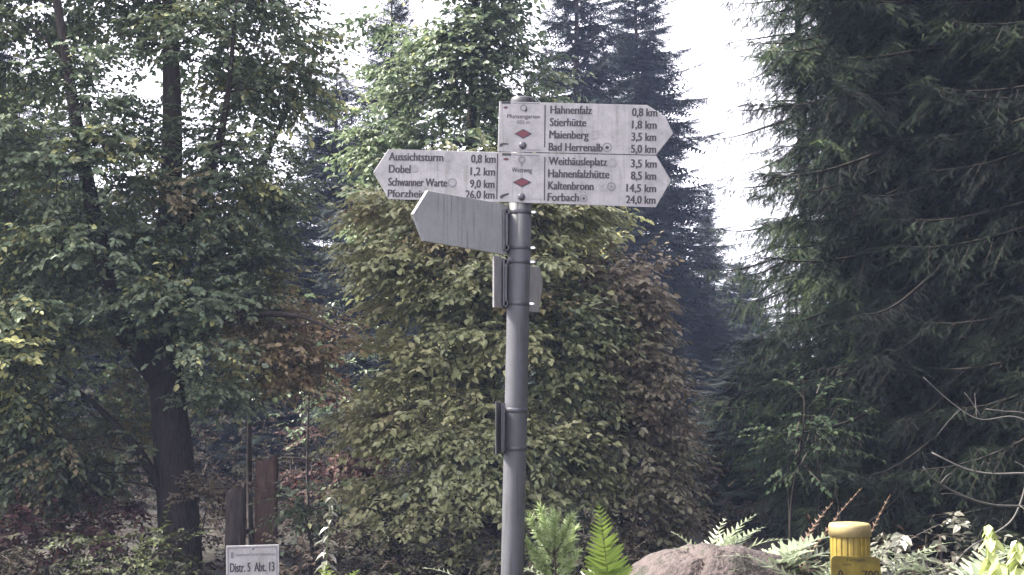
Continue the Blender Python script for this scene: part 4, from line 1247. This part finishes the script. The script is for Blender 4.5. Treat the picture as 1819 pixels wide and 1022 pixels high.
def pine_sapling():
    rng = np.random.default_rng(401)
    D = 4.72
    top = P(982, 920, D); g = float(gz(top[0], D)); x = PX(990, D)
    root = empty("pine_sapling", (x, D, g)); base = np.array([x, D, g])
    tag(root, "small bright green pine sapling between the pole and the tall fern frond", "sapling")
    st = MB(); tp = top - base - [0, 0, .03]
    pts = smooth_path([[0, 0, -.05], [.004, 0, tp[2] * .5], tp], 12); st.tube(pts, np.linspace(.008, .0025, 12), 7)
    shoots = [(tp, np.array([0, 0, 1.0]), .045)]
    s = D / F_PX
    for px, py, bx, by, ln in ((953, 945, 978, 985, .05), (952, 985, 984, 1015, .055), (1006, 940, 984, 985, .05), (1012, 968, 987, 1010, .055), (966, 930, 979, 965, .05), (1000, 955, 982, 990, .05),
                               (968, 968, 984, 1000, .05), (1000, 996, 990, 1022, .05), (960, 1008, 988, 1035, .05), (985, 945, 983, 985, .05), (1015, 1005, 990, 1035, .05)):
        dy = rng.uniform(-.045, .045)
        a = P(bx, by, D) - base; b = P(px, py, D) - base + [0, dy, 0]
        st.tube(smooth_path([a, (a + b) / 2 + [0, 0, -.008], b], 6), np.linspace(.0035, .0015, 6), 5)
        shoots.append((b, norm(b - a + [0, 0, .03]), ln))
        shoots.append(((a + b) / 2, norm(b - a + [0, 0, .02]), ln * .8))
    st.build("stem", M["twig"], root)
    nm = MB()
    NV = np.array([[-.5, 0, 0], [.5, 0, 0], [.35, .6, .05], [-.35, .6, .05], [0, 1, .02]]); NF = [np.array([[0, 1, 2, 3]]), np.array([[3, 2, 4]])]
    for p, d, ln in shoots:
        n = 150
        f = rng.uniform(-.6, 1, n)[:, None]
        pos = p + d * f * ln
        dr = norm(d * .75 + norm(rng.normal(0, 1, (n, 3))) * .75)
        X, Y, Z = frames(dr, np.tile([0, -1.0, .5], (n, 1)), rng, .4)
        L = .03 * rng.uniform(.7, 1.2, n)
        nm.inst((NV, NF), pos, X, Y, Z, np.stack([np.full(n, .0026), L, L], 1), np.clip(rng.normal(.55, .25, n), 0, 1))
    nm.build("needles", M["pine"], root)

pine_sapling()

def leafy_stem(name, label, cat, pts_px, depth, mat, seed, pairs=9, leaf=.05, start=.45, template=SLIM, taper=.5, droop=.5, r=.004, tint=.6):
    """Upright herb: a stem with opposite leaf pairs that get smaller towards the tip."""
    rng = np.random.default_rng(seed)
    pts = [P(a, b, depth) for a, b in pts_px]
    g = np.array([pts[0][0] + .01, depth, 0.0]); g[2] = float(gz(g[0], g[1]))
    root = empty(name, g); tag(root, label, cat)
    path = smooth_path([g - [0, 0, .03]] + pts, 24) - g
    st = MB(); st.tube(path, np.linspace(r, r * .35, 24), 6); st.build("stem", M["stem"], root)
    lm = MB()
    for k in range(pairs):
        f = start + (1 - start) * k / (pairs - 1); i = f * 23
        p = np.array([np.interp(i, np.arange(24), path[:, c]) for c in range(3)])
        az = (k % 2) * math.pi / 2 + rng.normal(0, .4)
        d = np.array([[math.cos(az), math.sin(az), -droop], [-math.cos(az), -math.sin(az), -droop]]) + rng.normal(0, .2, (2, 3))
        X, Y, Z = frames(d, np.tile([0, 0, 1.0], (2, 1)), rng, .25)
        lm.inst(template, np.tile(p, (2, 1)), X, Y, Z, leaf * (1 - taper * (f - start) / (1 - start)) * rng.uniform(.8, 1.2, 2), np.clip(rng.normal(tint, .25, 2), 0, 1))
    lm.build("leaves", M[mat], root)

leafy_stem("nettle_plant", "tall leafy nettle stem right of the white district sign", "plant", [(578, 1060), (580, 990), (584, 940), (588, 883)], 4.9, "pale", 501, pairs=13, leaf=.062, start=.3)
leafy_stem("leafy_plant", "lime green plant with curled leaves, standing left of its twin by the bare twigs", "plant", [(1770, 1060), (1764, 1000), (1758, 960), (1757, 932)], 4.45, "lime", 511, pairs=12, leaf=.06, start=.45, template=LEAF, droop=1.1, taper=.35)
leafy_stem("leafy_plant", "lime green plant with curled leaves, cut by the frame's right edge", "plant", [(1812, 1060), (1810, 1010), (1808, 980), (1806, 960)], 4.4, "lime", 512, pairs=11, leaf=.065, start=.45, template=LEAF, droop=1.1, taper=.4)
leafy_stem("leafy_plant", "low lime green plant in front of its two taller twins", "plant", [(1782, 1070), (1780, 1040), (1778, 1015), (1776, 1000)], 4.35, "lime", 513, pairs=11, leaf=.065, start=.5, template=LEAF, droop=1.0, taper=.3)
small_shrub("bramble_bush", "low bramble with pale whitish leaves, right of the yellow marker post", 1648, 978, 4.95, 115, 80, 12, "pale", 521, leaf=.042, cat="bramble", dens=5)

def bare_shrub():
    D = 4.7
    g = np.array([PX(1930, D), D, 0.0]); g[2] = float(gz(g[0], g[1]))
    root = empty("bare_shrub", g); tag(root, "leafless shrub whose long pale twigs arch in from outside the frame's right edge", "shrub")
    rng = np.random.default_rng(601)
    def tw(pix, r, dd=0.0, start=None):
        pts = [P(a, b, D + dd * k) for k, (a, b) in enumerate(pix)]
        p = smooth_path(([start] if start is not None else []) + pts, 22) - g
        k = MB(); k.tube(p, np.linspace(r, r * .45, 22), 7)
        for q in range(3):
            i = rng.integers(8, 20); e = p[i] + rng.normal(0, .05, 3) + [-.04, 0, .02]
            k.tube(smooth_path([p[i], (p[i] + e) / 2 + [0, 0, .006], e], 5), np.linspace(r * .4, .0006, 5), 4)
        k.build("twig", M["bare"], root)
    tw([(1905, 1100), (1880, 900), (1850, 850), (1819, 841), (1765, 842), (1715, 833), (1655, 804)], .006, .02, g)
    tw([(1900, 1120), (1880, 960), (1850, 915), (1819, 900), (1770, 898), (1720, 885), (1664, 856), (1640, 830)], .0055, -.02, g)
    tw([(1890, 1150), (1870, 950), (1840, 760), (1819, 735), (1785, 731), (1752, 727)], .004, .0, g)
    tw([(1830, 830), (1816, 885), (1797, 925), (1760, 952), (1720, 975), (1688, 1012)], .0045, .005)
    tw([(1850, 760), (1800, 740), (1740, 745), (1690, 715), (1640, 670)], .0025, .03)
bare_shrub()


# ------------------------------------------------------------------ damp forest air
def haze():
    m = bpy.data.materials.new("forest_air"); m.use_nodes = True
    n, l = m.node_tree.nodes, m.node_tree.links
    n.remove(n["Principled BSDF"])
    v = n.new("ShaderNodeVolumePrincipled")
    v.inputs["Color"].default_value = (.52, .63, 1.0, 1)
    v.inputs["Density"].default_value = .001
    l.new(v.outputs[0], n["Material Output"].inputs["Volume"])
    mb = MB(); mb.box([0, 55, 8.5], [150, 105, 10.5])
    o = mb.build("haze", m, attrs=False)
    tag(o, kind="stuff")

haze()
